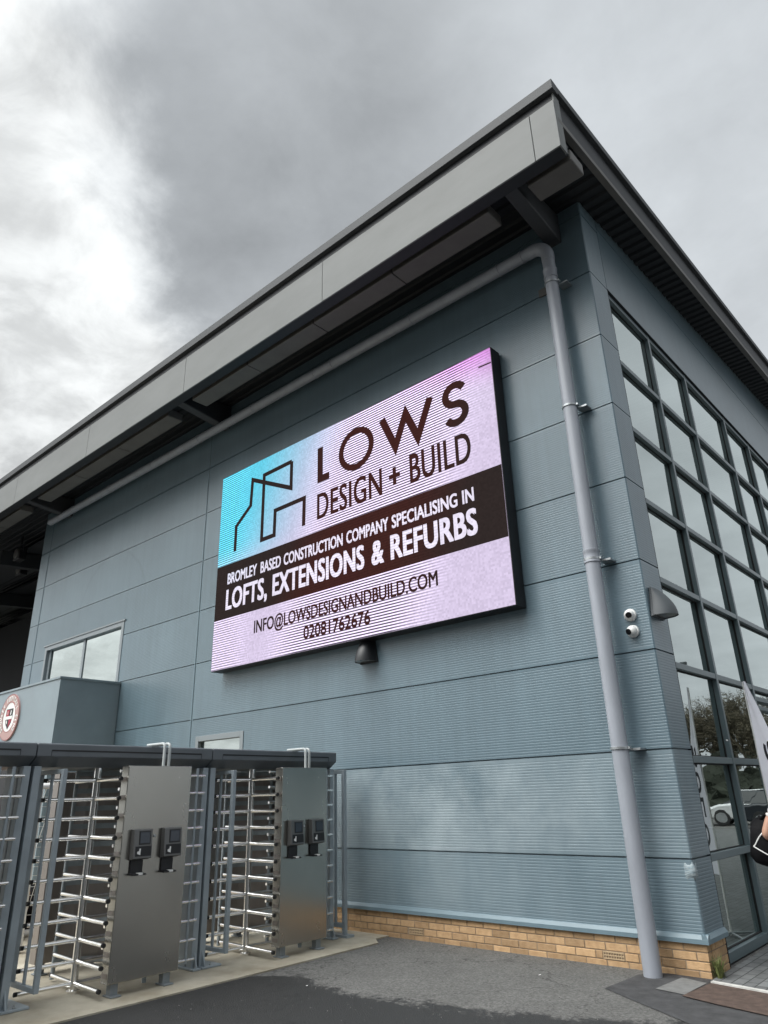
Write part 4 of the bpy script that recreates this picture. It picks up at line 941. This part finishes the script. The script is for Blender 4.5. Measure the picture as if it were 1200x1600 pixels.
    # fixed comb behind the cabinet and curved cage of flat bars round the back
    for k in range(11):
        z = 0.163 + 0.176 * k
        if z > 1.94: continue
        b = MB(); arcp = [(0.60 * math.cos(R(a)), 0.60 * math.sin(R(a))) for a in range(62, 173, 10)]
        for i in range(len(arcp) - 1):
            (xa, ya), (xb, yb) = arcp[i], arcp[i + 1]; b.add([(xa, ya, z - 0.025), (xb, yb, z - 0.025), (xb, yb, z + 0.025), (xa, ya, z + 0.025), (xa * 1.015, ya * 1.015, z - 0.025), (xb * 1.015, yb * 1.015, z - 0.025), (xb * 1.015, yb * 1.015, z + 0.025), (xa * 1.015, ya * 1.015, z + 0.025)], [(0, 1, 2, 3), (7, 6, 5, 4), (3, 2, 6, 7), (1, 0, 4, 5)])
        b.build('cage_bar', M['cage'], t, smooth=50)
    for a in (62, 118, 172):
        b = MB(); b.tube([(0.625 * math.cos(R(a)), 0.625 * math.sin(R(a)), 0.02), (0.625 * math.cos(R(a)), 0.625 * math.sin(R(a)), 1.96)], 0.022, 8); b.build('cage_upright', M['cage'], t, smooth=50)
    for k in range(11):
        z = 0.163 + 0.176 * k
        if z < 1.94: b = MB(); b.tube([(0.10, 0.60, z), (0.10, 0.22, z)], 0.016, 8); b.tube([(0.10, 0.222, z), (0.10, 0.19, z)], 0.0165, 8); b.build('comb_bar', M['steel'], t, smooth=50)
    b = MB(); arcp = [(0.66 * math.cos(R(a)), 0.66 * math.sin(R(a))) for a in range(80, 167, 8)]
    for i in range(len(arcp) - 1):
        (xa, ya), (xb, yb) = arcp[i], arcp[i + 1]; b.add([(xa, ya, 0.12), (xb, yb, 0.12), (xb, yb, 1.93), (xa, ya, 1.93), (xa * 1.02, ya * 1.02, 0.12), (xb * 1.02, yb * 1.02, 0.12), (xb * 1.02, yb * 1.02, 1.93), (xa * 1.02, ya * 1.02, 1.93)], [(0, 1, 2, 3), (7, 6, 5, 4), (3, 2, 6, 7), (1, 0, 4, 5)])
    b.build('curved_sheet', M['inox_dull'], t, smooth=50)
    # side rails between cabinet and wall-side post
    for k in range(11): b = MB(); b.tube([(0.20, 0.66, 0.11 + 0.176 * k), (0.20, 1.16, 0.11 + 0.176 * k)], 0.016, 8); b.build('side_rail', M['steel'], t, smooth=50)
    for y in (0.93, 1.06): b = MB(); b.tube([(0.20, y, 0.08), (0.20, y, 1.95)], 0.017, 10); b.build('side_upright', M['cage'], t, smooth=50)
    # deep post on a base plate at each end of the unit
    for y0, y1, s in ((1.155, 1.225, 1), (-0.725, -0.655, -1)):
        b = MB(); b.box(-0.20, 0.17, y0, y1, 0.02, 1.958); ps = b.build('post', M['cage'], t, bevel=0.005)
        b = MB(); b.box(0.06, 0.085, y0 - 0.003, y1 + 0.003, 0.03, 1.95); b.build('post_groove', M['canopy'], ps)
        b = MB(); ya, yb = (y0 - 0.02, y1 + 0.008) if s > 0 else (y0 - 0.008, y1 + 0.16)
        b.box(-0.30, 0.24, ya, yb, 0.003, 0.022); b.prism([(0.17, 0.022), (0.23, 0.022), (0.17, 0.16)], 1, (y0 + y1) / 2 - 0.008, (y0 + y1) / 2 + 0.008); bp_ = b.build('base_plate', M['cage'], ps, bevel=0.003)
        for bx in (-0.26, 0.21):
            b = MB(); b.lathe([(0.014, 0.022), (0.014, 0.034), (0.007, 0.036), (0.007, 0.05)], 6, Matrix.Translation((bx, (ya + yb) / 2, 0))); b.build('bolt', M['galv'], ps)
    # hoop guard on the entry side
    b = MB(); yg = -0.485
    for x in (0.285, -0.20): b.box(x - 0.022, x + 0.022, yg - 0.022, yg + 0.022, 0.115, 1.93)
    for x in (0.045,): b.box(x - 0.014, x + 0.014, yg - 0.012, yg + 0.012, 0.155, 1.89)
    b.box(-0.178, 0.263, yg - 0.0205, yg + 0.0205, 0.115, 0.155); b.box(-0.178, 0.263, yg - 0.0205, yg + 0.0205, 1.89, 1.93)
    b.box(-0.19, -0.15, -0.66, yg - 0.02, 0.20, 0.24); b.box(-0.19, -0.15, -0.66, yg - 0.02, 1.82, 1.86)
    b.build('hoop_guard', M['cage'], t, bevel=0.004)
    return t
t1 = make_turnstile('steel full height turnstile left of the one by the wall, its cabinet nearest the camera')
t2 = copy_tree(t1); t2['label'] = 'steel full height turnstile nearest the building wall'
t3 = copy_tree(t1); t3['label'] = 'turnstile cut off by the left edge of the photo, only its rails and canopy showing'
t1.location = (-4.505, -3.735, 0.002); t2.location = (-4.505, -3.735 + PITCH, 0.002); t3.location = (-4.505, -3.735 - PITCH, 0.002)
b = MB(); b.box(0.214, 0.217, 1.03, 1.09, 2.062, 2.078); lb = b.build('canopy_label', M['white'], t3)
# closing frame between the last turnstile and the wall
g = thing('side_gate', (-4.45, -0.35, 0), 'narrow grey steel frame closing the gap between turnstile and wall', 'gate')
b = MB()
for x in (-4.62, -4.30): b.box(x - 0.025, x + 0.025, -0.40, -0.35, 0.03, 1.95)
b.box(-4.595, -4.325, -0.395, -0.355, 0.10, 0.15); b.box(-4.595, -4.325, -0.395, -0.355, 1.90, 1.95); b.box(-4.475, -4.445, -0.39, -0.36, 0.15, 1.90)
b.build('frame', M['cage'], g, bevel=0.004)
b = MB(); b.box(-4.70, -4.20, -0.44, -0.31, 0.003, 0.03); b.build('base_plate', M['cage'], g)

# ------------------------------------------------------------------ things behind the turnstiles
go = thing('football_goal', (-6.9, -2.4, 0), 'white tubular football goal with net standing behind the left turnstile', 'goal')
b = MB(); A1, A2 = Vector((-6.9, -3.25, 0.05)), Vector((-6.9, -1.45, 0.05)); Ht = 1.80; bk = Vector((-1.1, 0.1, 0))
b.tube([A1, A1 + Vector((0, 0, Ht)), A2 + Vector((0, 0, Ht)), A2], 0.05, 12); b.build('goal_frame', M['whitepaint'], go, smooth=50)
b = MB(); b.tube([A1, A1 + bk, A2 + bk, A2], 0.04, 10); b.tube([A1 + bk, A1 + Vector((-0.1, 0, Ht))], 0.025, 8); b.tube([A2 + bk, A2 + Vector((-0.1, 0, Ht))], 0.025, 8); b.build('back_frame', M['whitepaint'], go, smooth=50)
b = MB()
def netpanel(P0, P1, P2, P3, nu, nv):
    for i in range(nu + 1):
        f = i / nu; b.tube([P0.lerp(P1, f) + Vector((random.uniform(-.02, .02), 0, 0)), (P0.lerp(P1, f) + P3.lerp(P2, f)) / 2 + Vector((random.uniform(-.06, .02), random.uniform(-.02, .02), 0)), P3.lerp(P2, f)], 0.0035, 4, False)
    for j in range(nv + 1):
        f = j / nv; b.tube([P0.lerp(P3, f), (P0.lerp(P3, f) + P1.lerp(P2, f)) / 2 + Vector((0, 0, random.uniform(-.06, 0))), P1.lerp(P2, f)], 0.0035, 4, False)
T1, T2 = A1 + Vector((-0.1, 0, Ht)), A2 + Vector((-0.1, 0, Ht))
netpanel(A1 + bk, A2 + bk, T2, T1, 14, 15); netpanel(A1, A1 + bk, T1, A1 + Vector((0, 0, Ht)), 8, 15); netpanel(A2, A2 + bk, T2, A2 + Vector((0, 0, Ht)), 8, 15)
b.build('net', M['net'], go)
g2 = copy_tree(go); g2.location = (-9.3, -4.0, 0); g2['label'] = 'white tubular football goal farther off, seen through the bars at the left edge'
go['group'] = g2['group'] = 'goals behind the turnstiles'
ab = thing('advert_board', (-8.6, -2.75, 0), 'black upright board with yellow marks behind the goal post', 'board')
b = MB(); b.box(-8.9, -8.3, -2.78, -2.72, 0.05, 1.95); b.build('panel', M['black'], ab, bevel=0.005)
b = MB()
for k in range(5): b.box(-8.75, -8.45, -2.784, -2.781, 0.75 + k * 0.22, 0.87 + k * 0.22)
b.build('yellow_mark', M['yellow'], ab)
def sack(name, loc, s, m, label, cat):
    b = MB(); n = 14; K = 9
    for i in range(K + 1):
        f = i / K; r = s[0] * (0.35 + 0.65 * math.sin(math.pi * min(1, f * 0.85 + 0.15)) ** 0.6)
        for k in range(n):
            a = 2 * math.pi * k / n; rr = r * (1 + 0.12 * math.sin(3 * a + 5 * f) + random.uniform(-.05, .05))
            b.v.append(Vector((loc[0] + rr * math.cos(a), loc[1] + rr * math.sin(a) * s[1], loc[2] + s[2] * f)))
    for i in range(K):
        for k in range(n): b.f.append([i * n + k, i * n + (k + 1) % n, (i + 1) * n + (k + 1) % n, (i + 1) * n + k])
    b.f.append(list(range(n))[::-1]); b.f.append([K * n + k for k in range(n)])
    return tag(b.build(name, m, smooth=True, origin=(loc[0], loc[1], loc[2])), label, cat)
sack('kit_bag', (-8.0, -2.95, 0.003), (0.26, 0.8, 0.95), M['orange'], 'orange bulky kit sack standing behind the goal net', 'bag')
sack('kit_bag', (-8.1, -3.35, 0.003), (0.24, 0.8, 1.15), M['red'], 'red bulky kit sack beside the goal post', 'bag')
sack('kit_bag', (-8.3, -2.5, 0.003), (0.3, 0.8, 0.6), M['bag'], 'black bulky kit sack low behind the goal net', 'bag')

# ------------------------------------------------------------------ feather flag
ff = thing('feather_flag', (0.249, 2.0, 0), 'white feather flag with black lettering standing in front of the glass wall', 'flag')
b = MB(); b.tube([(0.249, 2.0, 0.02), (0.244, 2.0, 2.78)], [0.014, 0.007], 10); b.build('pole', M['whitepaint'], ff, smooth=50)
b = MB()
for a in (0, 90, 180, 270): b.tube([(0.249, 2.0, 0.05), (0.249 + 0.26 * math.cos(R(a + 30)), 2.0 + 0.45 * math.sin(R(a + 30)), 0.015)], 0.012, 8)
b.build('cross_foot', M['galv'], ff)
def flagpt(u, z, d=0.0):
    f = (2.79 - z) / 2.2; wmax = 0.03 + 0.44 * min(1, max(0, f) * 1.5)
    x = 0.251 + u * wmax * 0.62; y = 2.0 + u * wmax * 0.785 + 0.022 * math.sin(7 * u + 3 * z) * (0.3 + u) + 0.012 * math.sin(5 * z + 2)
    return Vector((x + 0.785 * d, y - 0.62 * d, z))
b = MB(); nu, nv = 10, 40
for side in (0.0015, -0.0015):
    o = len(b.v)
    for j in range(nv + 1):
        z = 2.79 - 2.15 * j / nv
        for i in range(nu + 1): b.v.append(flagpt(i / nu, z, side))
    for j in range(nv):
        for i in range(nu):
            a = o + j * (nu + 1) + i; q = [a, a + 1, a + nu + 2, a + nu + 1]; b.f.append(q if side < 0 else q[::-1])
b.build('cloth', M['flag'], ff, smooth=True)
b = MB()
for k, ch in enumerate('SOLO'):
    zt = 2.06 - k * 0.30
    for st in G[ch][1]:
        dense = []
        for p, q in zip(st[:-1], st[1:]):
            for s_ in range(5): dense.append((p[0] + (q[0] - p[0]) * s_ / 5, p[1] + (q[1] - p[1]) * s_ / 5))
        dense.append(st[-1]); pts = [((py_) * 0.44 + 0.36, zt - px_ * 0.20) for px_, py_ in dense]
        strokes_mesh(b, [[(u_ * 0.4, z_) for u_, z_ in pts]], 0.05, lambda x, z, d: flagpt(x / 0.4, z, 0.002 + d * 0.4))
b.build('lettering', M['ink'], ff)

# ------------------------------------------------------------------ person with a holdall, half outside the right edge
pe = thing('person', (0.98, 0.34, 0), 'person at the right frame edge with bare elbow, pale short sleeve and black holdall', 'person')
def skin(name, chains, m, parent, root=0, sub=2):
    """chains of (point, radius); the first point of a later chain may name (chain, index) to branch from"""
    vs, rs, es = [], [], []; idx = {}
    for c, ch in enumerate(chains):
        prev = None
        for i, it in enumerate(ch):
            if len(it) == 2 and isinstance(it[0], int): prev = idx[it]; continue
            p, r = it; vs.append(Vector(p) - parent.location); rs.append(r); idx[(c, i)] = len(vs) - 1
            if prev is not None: es.append((prev, len(vs) - 1))
            prev = len(vs) - 1
    me = bpy.data.meshes.new(name); me.from_pydata([tuple(v) for v in vs], es, []); o = bpy.data.objects.new(name, me); COL.objects.link(o); o.parent = parent
    sk = o.modifiers.new('skin', 'SKIN'); sk.use_smooth_shade = True
    for i, r in enumerate(rs):
        d = me.skin_vertices[0].data[i]; d.radius = r if isinstance(r, tuple) else (r, r); d.use_root = (i == root)
    sb = o.modifiers.new('sub', 'SUBSURF'); sb.levels = sub; sb.render_levels = sub
    me.materials.append(m)
    return o
px0, py0 = 0.98, 0.34
def P(x, y, z): return (px0 + x, py0 + y, z)
hand = lambda s: None
bodych = [
 [(P(0, 0, 0.94), (0.115, 0.08)), (P(0, 0, 1.08), (0.10, 0.07)), (P(0, 0.0, 1.25), (0.115, 0.08)), (P(0, 0, 1.40), (0.115, 0.07)), (P(0, 0.01, 1.50), 0.055), (P(0, 0.025, 1.565), 0.055),
  (P(0, 0.035, 1.62), (0.066, 0.078)), (P(0, 0.035, 1.69), (0.074, 0.092)), (P(0, 0.025, 1.755), (0.058, 0.07))],
 [(0, 3), (P(-0.19, 0, 1.44), 0.058), (P(-0.30, -0.02, 1.30), 0.046), (P(-0.365, -0.045, 1.165), 0.040), (P(-0.31, 0.12, 1.10), 0.036), (P(-0.24, 0.26, 1.10), 0.026), (P(-0.22, 0.33, 1.11), (0.026, 0.018))],
 [(0, 3), (P(0.19, 0, 1.44), 0.058), (P(0.25, -0.01, 1.28), 0.046), (P(0.28, -0.02, 1.13), 0.040), (P(0.28, 0.06, 0.99), 0.034), (P(0.27, 0.12, 0.87), 0.025), (P(0.265, 0.14, 0.80), (0.022, 0.03))],
 [(0, 0), (P(-0.10, 0.0, 0.85), 0.088), (P(-0.10, 0.05, 0.50), 0.058), (P(-0.10, 0.03, 0.30), 0.05), (P(-0.10, 0.0, 0.09), 0.038), (P(-0.105, 0.14, 0.04), (0.04, 0.03))],
 [(0, 0), (P(0.10, 0.0, 0.85), 0.088), (P(0.10, -0.02, 0.50), 0.058), (P(0.10, -0.10, 0.30), 0.05), (P(0.10, -0.17, 0.11), 0.038), (P(0.105, -0.05, 0.04), (0.04, 0.03))],
]
skin('body', bodych, M['skin'], pe)
for base, out_d, nm in ((P(-0.215, 0.35, 1.112), Vector((0.25, 0.85, -0.2)), -1), (P(0.262, 0.15, 0.775), Vector((0.0, 0.12, -1)), 1)):
    d = out_d.normalized(); s = d.orthogonal().normalized(); fch = []
    side = d.cross(Vector((nm, 0, 0))).normalized()
    for k, (ln, off) in enumerate(((0.070, -0.024), (0.080, -0.008), (0.075, 0.009), (0.058, 0.024))):
        p0 = Vector(base) + side * off; c1 = p0 + d * ln * 0.5; c2 = c1 + (d * 0.7 + Vector((-nm * 0.7, 0, 0))).normalized() * ln * 0.5
        skin('finger', [[(p0, 0.0095), (c1, 0.0085), (c2, 0.0075)]], M['skin'], pe, sub=1)
    p0 = Vector(base) - d * 0.05 + side * -0.03; skin('thumb', [[(p0, 0.012), (p0 + side * -0.02 + d * 0.035, 0.010), (p0 + side * -0.025 + d * 0.06, 0.0085)]], M['skin'], pe, sub=1)
skin('shirt', [[(P(0, 0, 0.93), (0.165, 0.125)), (P(0, 0, 1.08), (0.15, 0.115)), (P(0, 0, 1.25), (0.165, 0.125)), (P(0, 0, 1.40), (0.155, 0.105)), (P(0, 0.005, 1.475), (0.075, 0.07))],
               [(0, 3), (P(-0.19, 0, 1.435), 0.072), (P(-0.285, -0.018, 1.322), 0.062)], [(0, 3), (P(0.19, 0, 1.435), 0.072), (P(0.24, -0.01, 1.31), 0.062)]], M['shirt'], pe)
skin('sleeve_cuff', [[(P(-0.268, -0.014, 1.345), 0.064), (P(-0.301, -0.022, 1.298), 0.060)]], M['cuff'], pe, sub=2)
skin('trousers', [[(P(0, 0, 0.97), (0.16, 0.12)), (P(0, 0, 0.90), (0.165, 0.125))], [(0, 1), (P(-0.10, 0.0, 0.82), 0.105), (P(-0.10, 0.05, 0.50), 0.078), (P(-0.10, 0.03, 0.30), 0.07), (P(-0.10, 0.0, 0.12), 0.06)],
                  [(0, 1), (P(0.10, 0.0, 0.82), 0.105), (P(0.10, -0.02, 0.50), 0.078), (P(0.10, -0.10, 0.30), 0.07), (P(0.10, -0.165, 0.13), 0.06)]], M['trousers'], pe)
for q in ((-0.10, 0.0), (0.10, -0.17)):
    skin('shoe', [[(P(q[0], q[1] - 0.05, 0.05), (0.045, 0.042)), (P(q[0], q[1] + 0.06, 0.048), (0.048, 0.04)), (P(q[0] * 1.05, q[1] + 0.17, 0.036), (0.045, 0.03))]], M['bag'], pe)
skin('hair', [[(P(0, -0.005, 1.66), (0.072, 0.07)), (P(0, 0.005, 1.72), (0.084, 0.095)), (P(0, 0.02, 1.775), (0.066, 0.08))]], M['hair'], pe)
for s in (-1, 1):
    b = MB(); b.lathe([(0.004, -0.008), (0.02, -0.004), (0.022, 0.004), (0.01, 0.008)], 12, Matrix.Translation(P(s * 0.083, 0.03, 1.685)) @ Matrix.Rotation(R(90), 4, 'Y')); b.build('ear', M['skin'], pe, smooth=True)
    b = MB(); b.lathe([(0.003, -0.009), (0.011, 0), (0.003, 0.009)], 10, Matrix.Translation(P(s * 0.032, 0.122, 1.70))); b.build('eye', M['white'], pe, smooth=True)
skin('nose', [[(P(0, 0.122, 1.70), 0.010), (P(0, 0.142, 1.668), 0.014)]], M['skin'], pe, sub=1)
b = MB(); b.box(px0 - 0.022, px0 + 0.022, py0 + 0.10, py0 + 0.121, 1.632, 1.638); b.build('mouth', M['red'], pe)
bg_ = thing('holdall', (0.72, 0.50, 0.84), 'black sports holdall with white piping hanging at the hip of the person', 'bag')
b = MB(); n = 28; K = 14; ax = Vector((0.94, 0.25, -0.19)).normalized(); c0 = Vector((0.745, 0.53, 1.055)); upv = Vector((0.17, 0.05, 1)).normalized(); upv = (upv - ax * upv.dot(ax)).normalized(); sd = ax.cross(upv)
def bagpt(f, a, g=1.0):
    e = min(1.0, (1 - (abs(2 * f - 1)) ** 5) ** 0.5 + 0.02) if 0 < f < 1 else 0.02
    ca, sa = math.cos(a), math.sin(a); sq = lambda v: math.copysign(abs(v) ** 0.75, v)
    wr = 1 + 0.03 * math.sin(9 * f + 3 * a) + 0.02 * math.sin(17 * f - 5 * a)
    return c0 + ax * (f - 0.5) * 0.66 + (upv * sq(ca) * 0.215 + sd * sq(sa) * 0.155) * (0.72 + 0.28 * e if 0 < f < 1 else 0.70) * g * wr
for i in range(K + 1):
    for k in range(n): b.v.append(bagpt(i / K, 2 * math.pi * k / n))
for i in range(K):
    for k in range(n): b.f.append([i * n + k, i * n + (k + 1) % n, (i + 1) * n + (k + 1) % n, (i + 1) * n + k])
b.f.append(list(range(n))[::-1]); b.f.append([K * n + k for k in range(n)])
b.build('bag_body', M['bag'], bg_, smooth=40)
def near(f, a): return bagpt(f, a, 1.012)
b = MB(); A = [R(x) for x in range(40, 141, 10)]
SGN = 1 if sd.y < 0 else -1
b.tube([near(0.045 + 0.22 * (1 - t_), SGN * R(48 + 52 * t_)) for t_ in [i / 10 for i in range(11)]], 0.006, 6)
b.tube([near(0.045 + 0.60 * t_, SGN * R(100 + 30 * t_)) for t_ in [i / 14 for i in range(15)]], 0.006, 6)
b.build('piping', M['white'], bg_, smooth=50)
b = MB(); b.tube([near(0.34 + 0.05 * i, SGN * R(141 + (5 if i % 2 else -4))) for i in range(5)], [0.004, 0.011, 0.006, 0.013, 0.005], 6); b.build('emblem', M['white'], bg_, smooth=50)
b = MB(); b.tube([bagpt(0.12, 0.0), c0 + Vector((-0.17, -0.12, 0.24)), Vector(P(-0.16, -0.02, 1.50)), Vector(P(-0.05, 0.13, 1.46)), c0 + Vector((0.17, 0.0, 0.25)), bagpt(0.88, 0.0)], 0.016, 8); b.build('strap', M['bag'], bg_, smooth=50)

# ------------------------------------------------------------------ weed at the corner
b = MB()
for k in range(90):
    a = random.uniform(0, 2 * math.pi); r0 = random.uniform(0, 0.05); h = random.uniform(0.05, 0.19); ln = random.uniform(0.02, 0.10)
    p = Vector((0.055 + r0 * math.cos(a), 0.03 + r0 * math.sin(a) * 0.8, 0.0)); d = Vector((math.cos(a + random.uniform(-.5, .5)), math.sin(a), 0)); s = Vector((-d.y, d.x, 0)) * random.uniform(0.003, 0.007)
    q1 = p + d * ln * 0.35 + Vector((0, 0, h * 0.65)); q2 = p + d * ln + Vector((0, 0, h))
    b.add([p - s, p + s, q1 + s, q1 - s, q2], [(0, 1, 2, 3), (3, 2, 4)])
tag(b.build('weed', M['leaf'], origin=(0.055, 0.03, 0)), 'small green weed growing at the foot of the brick corner', 'weed')

# ------------------------------------------------------------------ car park and trees mirrored in the glass
def car(name, x, y, rot, col, label):
    t = thing(name, (x, y, 0), label, 'car', 'parked cars mirrored in the glass'); t.rotation_euler = (0, 0, rot)
    paint = mat('car_paint', col, 0.25, 0.2)
    def bl(mb, nm, m, par=None, **k):
        o = mb.build(nm, m, None, **k); o.parent = par or t; return o
    b = MB(); side = [(-2.05, 0.35), (-2.1, 0.62), (-1.95, 0.88), (-1.55, 0.98), (0.95, 0.96), (1.85, 0.80), (2.1, 0.60), (2.12, 0.36), (1.7, 0.28), (-1.7, 0.28)]
    b.prism(side, 1, -0.88, 0.88); bl(b, 'body', paint, bevel=0.09)
    b = MB(); lo = [(-1.75, 0.95), (1.15, 0.95)]; hi = [(-1.15, 1.43), (0.30, 1.46)]
    b.add([(-1.85, -0.80, 0.96), (1.15, -0.80, 0.94), (1.15, 0.80, 0.94), (-1.85, 0.80, 0.96), (-1.2, -0.62, 1.44), (0.28, -0.62, 1.46), (0.28, 0.62, 1.46), (-1.2, 0.62, 1.44)], [(4, 5, 6, 7), (0, 1, 5, 4), (1, 2, 6, 5), (2, 3, 7, 6), (3, 0, 4, 7)])
    bl(b, 'window', M['carglass'], bevel=0.05)
    b = MB(); b.box(-1.15, 0.24, -0.60, 0.60, 1.445, 1.485); bl(b, 'roof', paint, bevel=0.02)
    for wx in (-1.3, 1.3):
        for s in (-1, 1):
            b = MB(); b.lathe([(0.32, -0.1), (0.335, -0.06), (0.335, 0.06), (0.32, 0.1)], 20, Matrix.Translation((wx, s * 0.80, 0.335)) @ Matrix.Rotation(R(90), 4, 'X')); wo_ = bl(b, 'wheel', M['tyre'], smooth=40)
            b = MB(); b.lathe([(0.2, -0.11), (0.2, 0.11)], 16, Matrix.Translation((wx, s * 0.80, 0.335)) @ Matrix.Rotation(R(90), 4, 'X')); bl(b, 'rim', M['galv'], wo_)
    for s in (-1, 1):
        b = MB(); b.box(1.98, 2.115, s * 0.62 - 0.16, s * 0.62 + 0.16, 0.60, 0.72); bl(b, 'headlight', M['white'], bevel=0.02)
    return t
car('parked_car', 8.0, 30.0, R(-8), (0.62, 0.63, 0.64), 'white car reflected in the second row of panes from the ground')
car('parked_car', 5.0, 27.0, R(172), (0.02, 0.024, 0.03), 'dark car reflected at the left of the lower panes')
car('parked_car', 9.0, 36.0, R(-6), (0.45, 0.47, 0.48), 'silver car reflected behind the white car in the glass')
car('parked_car', 12.6, 31.0, R(175), (0.5, 0.51, 0.52), 'pale grey car reflected farthest right in the glass')
lp = thing('lamp_post', (8.6, 24.5, 0), 'tall twin headed lamp post reflected in the glass against the sky', 'lamp post')
b = MB(); b.tube([(8.6, 24.5, 0), (8.6, 24.5, 6.6)], [0.09, 0.055], 12); b.build('column', M['galv'], lp, smooth=50)
for s in (-1, 1):
    b = MB(); b.tube([(8.6, 24.5, 6.5), (8.6 + s * 0.5, 24.5, 6.62)], 0.035, 8); b.box(8.6 + s * 0.45, 8.6 + s * 1.1, 24.36, 24.64, 6.57, 6.68); b.build('lamp_head', M['lampgrey'], lp, bevel=0.02)
# bare winter wood along the far side of the car park
b = MB(); tw = MB()
def limb(p, d, ln, r, dep):
    q = p + d * ln; b.tube([p, q], [r, r * 0.7], 5, False)
    if dep == 0:
        for k in range(7):
            v = (d + Vector((random.uniform(-1, 1), random.uniform(-1, 1), random.uniform(-.6, .9))) * 0.9).normalized(); e = q + v * random.uniform(0.5, 1.2)
            s = v.orthogonal().normalized() * random.uniform(0.012, 0.03); tw.add([q - s, q + s, e], [(0, 1, 2)])
            for m_ in range(2):
                g_ = q.lerp(e, random.uniform(0.3, 1)); c = g_ + Vector((random.uniform(-.3, .3), random.uniform(-.3, .3), random.uniform(-.1, .35))); s2 = Vector((random.uniform(-.08, .08), random.uniform(-.08, .08), random.uniform(-.08, .08)))
                tw.add([g_ - s2 * 0.4, g_ + s2 * 0.4, c], [(0, 1, 2)])
        return
    for k in range(random.choice((3, 3, 4))):
        nd_ = (d + Vector((random.uniform(-1, 1), random.uniform(-1, 1), random.uniform(-.2, .6))) * 0.75).normalized(); limb(p.lerp(q, random.uniform(0.55, 1)), nd_, ln * random.uniform(0.6, 0.82), r * 0.6, dep - 1)
for k in range(60):
    x = -6 + k * 0.85 + random.uniform(-.8, .8); y = 50 + random.uniform(-4, 7); hh = random.uniform(2.2, 3.1)
    limb(Vector((x, y, 0)), Vector((random.uniform(-.08, .08), random.uniform(-.08, .08), 1)).normalized(), hh, 0.16, 4)
o0 = len(tw.v); wood = struct(b.build('woodland', M['twig']), 'stuff'); wood['label'] = 'bare winter wood beyond the car park mirrored in the glass'
tb = tw.build('twigs', M['twig'], wood); tb['kind'] = 'stuff'
hd_ = MB(); NX, NZ = 90, 7
for j in range(NZ + 1):
    for i in range(NX + 1):
        x = -8 + i * 0.6; zt = 2.9 + 0.7 * math.sin(i * 0.9) * math.sin(i * 0.37 + 1) + random.uniform(-.25, .25); hd_.v.append(Vector((x, 44.6 + random.uniform(-.3, .3) - 0.5 * (1 - (j / NZ) ** 2), zt * j / NZ)))
for j in range(NZ):
    for i in range(NX): a = j * (NX + 1) + i; hd_.f.append([a, a + 1, a + NX + 2, a + NX + 1])
for k in range(60):
    x = -6 + k * 0.8; y = 44 + random.uniform(-.6, .6)
    for m_ in range(150):
        c = Vector((x + random.uniform(-.7, .7), y + random.uniform(-.5, .7), random.uniform(0, 3.6))); s = Vector((random.uniform(-.14, .14), random.uniform(-.14, .14), random.uniform(-.14, .14))); s2 = Vector((random.uniform(-.14, .14), random.uniform(-.14, .14), random.uniform(-.14, .14)))
        hd_.add([c, c + s, c + s2], [(0, 1, 2)])
M['hedge'] = mat('hedge', (0.024, 0.030, 0.021), 0.95, 0, 0.4, 0.8)
hg = struct(hd_.build('hedge', M['hedge']), 'stuff'); hg['label'] = 'low dark green scrub at the foot of the wood'
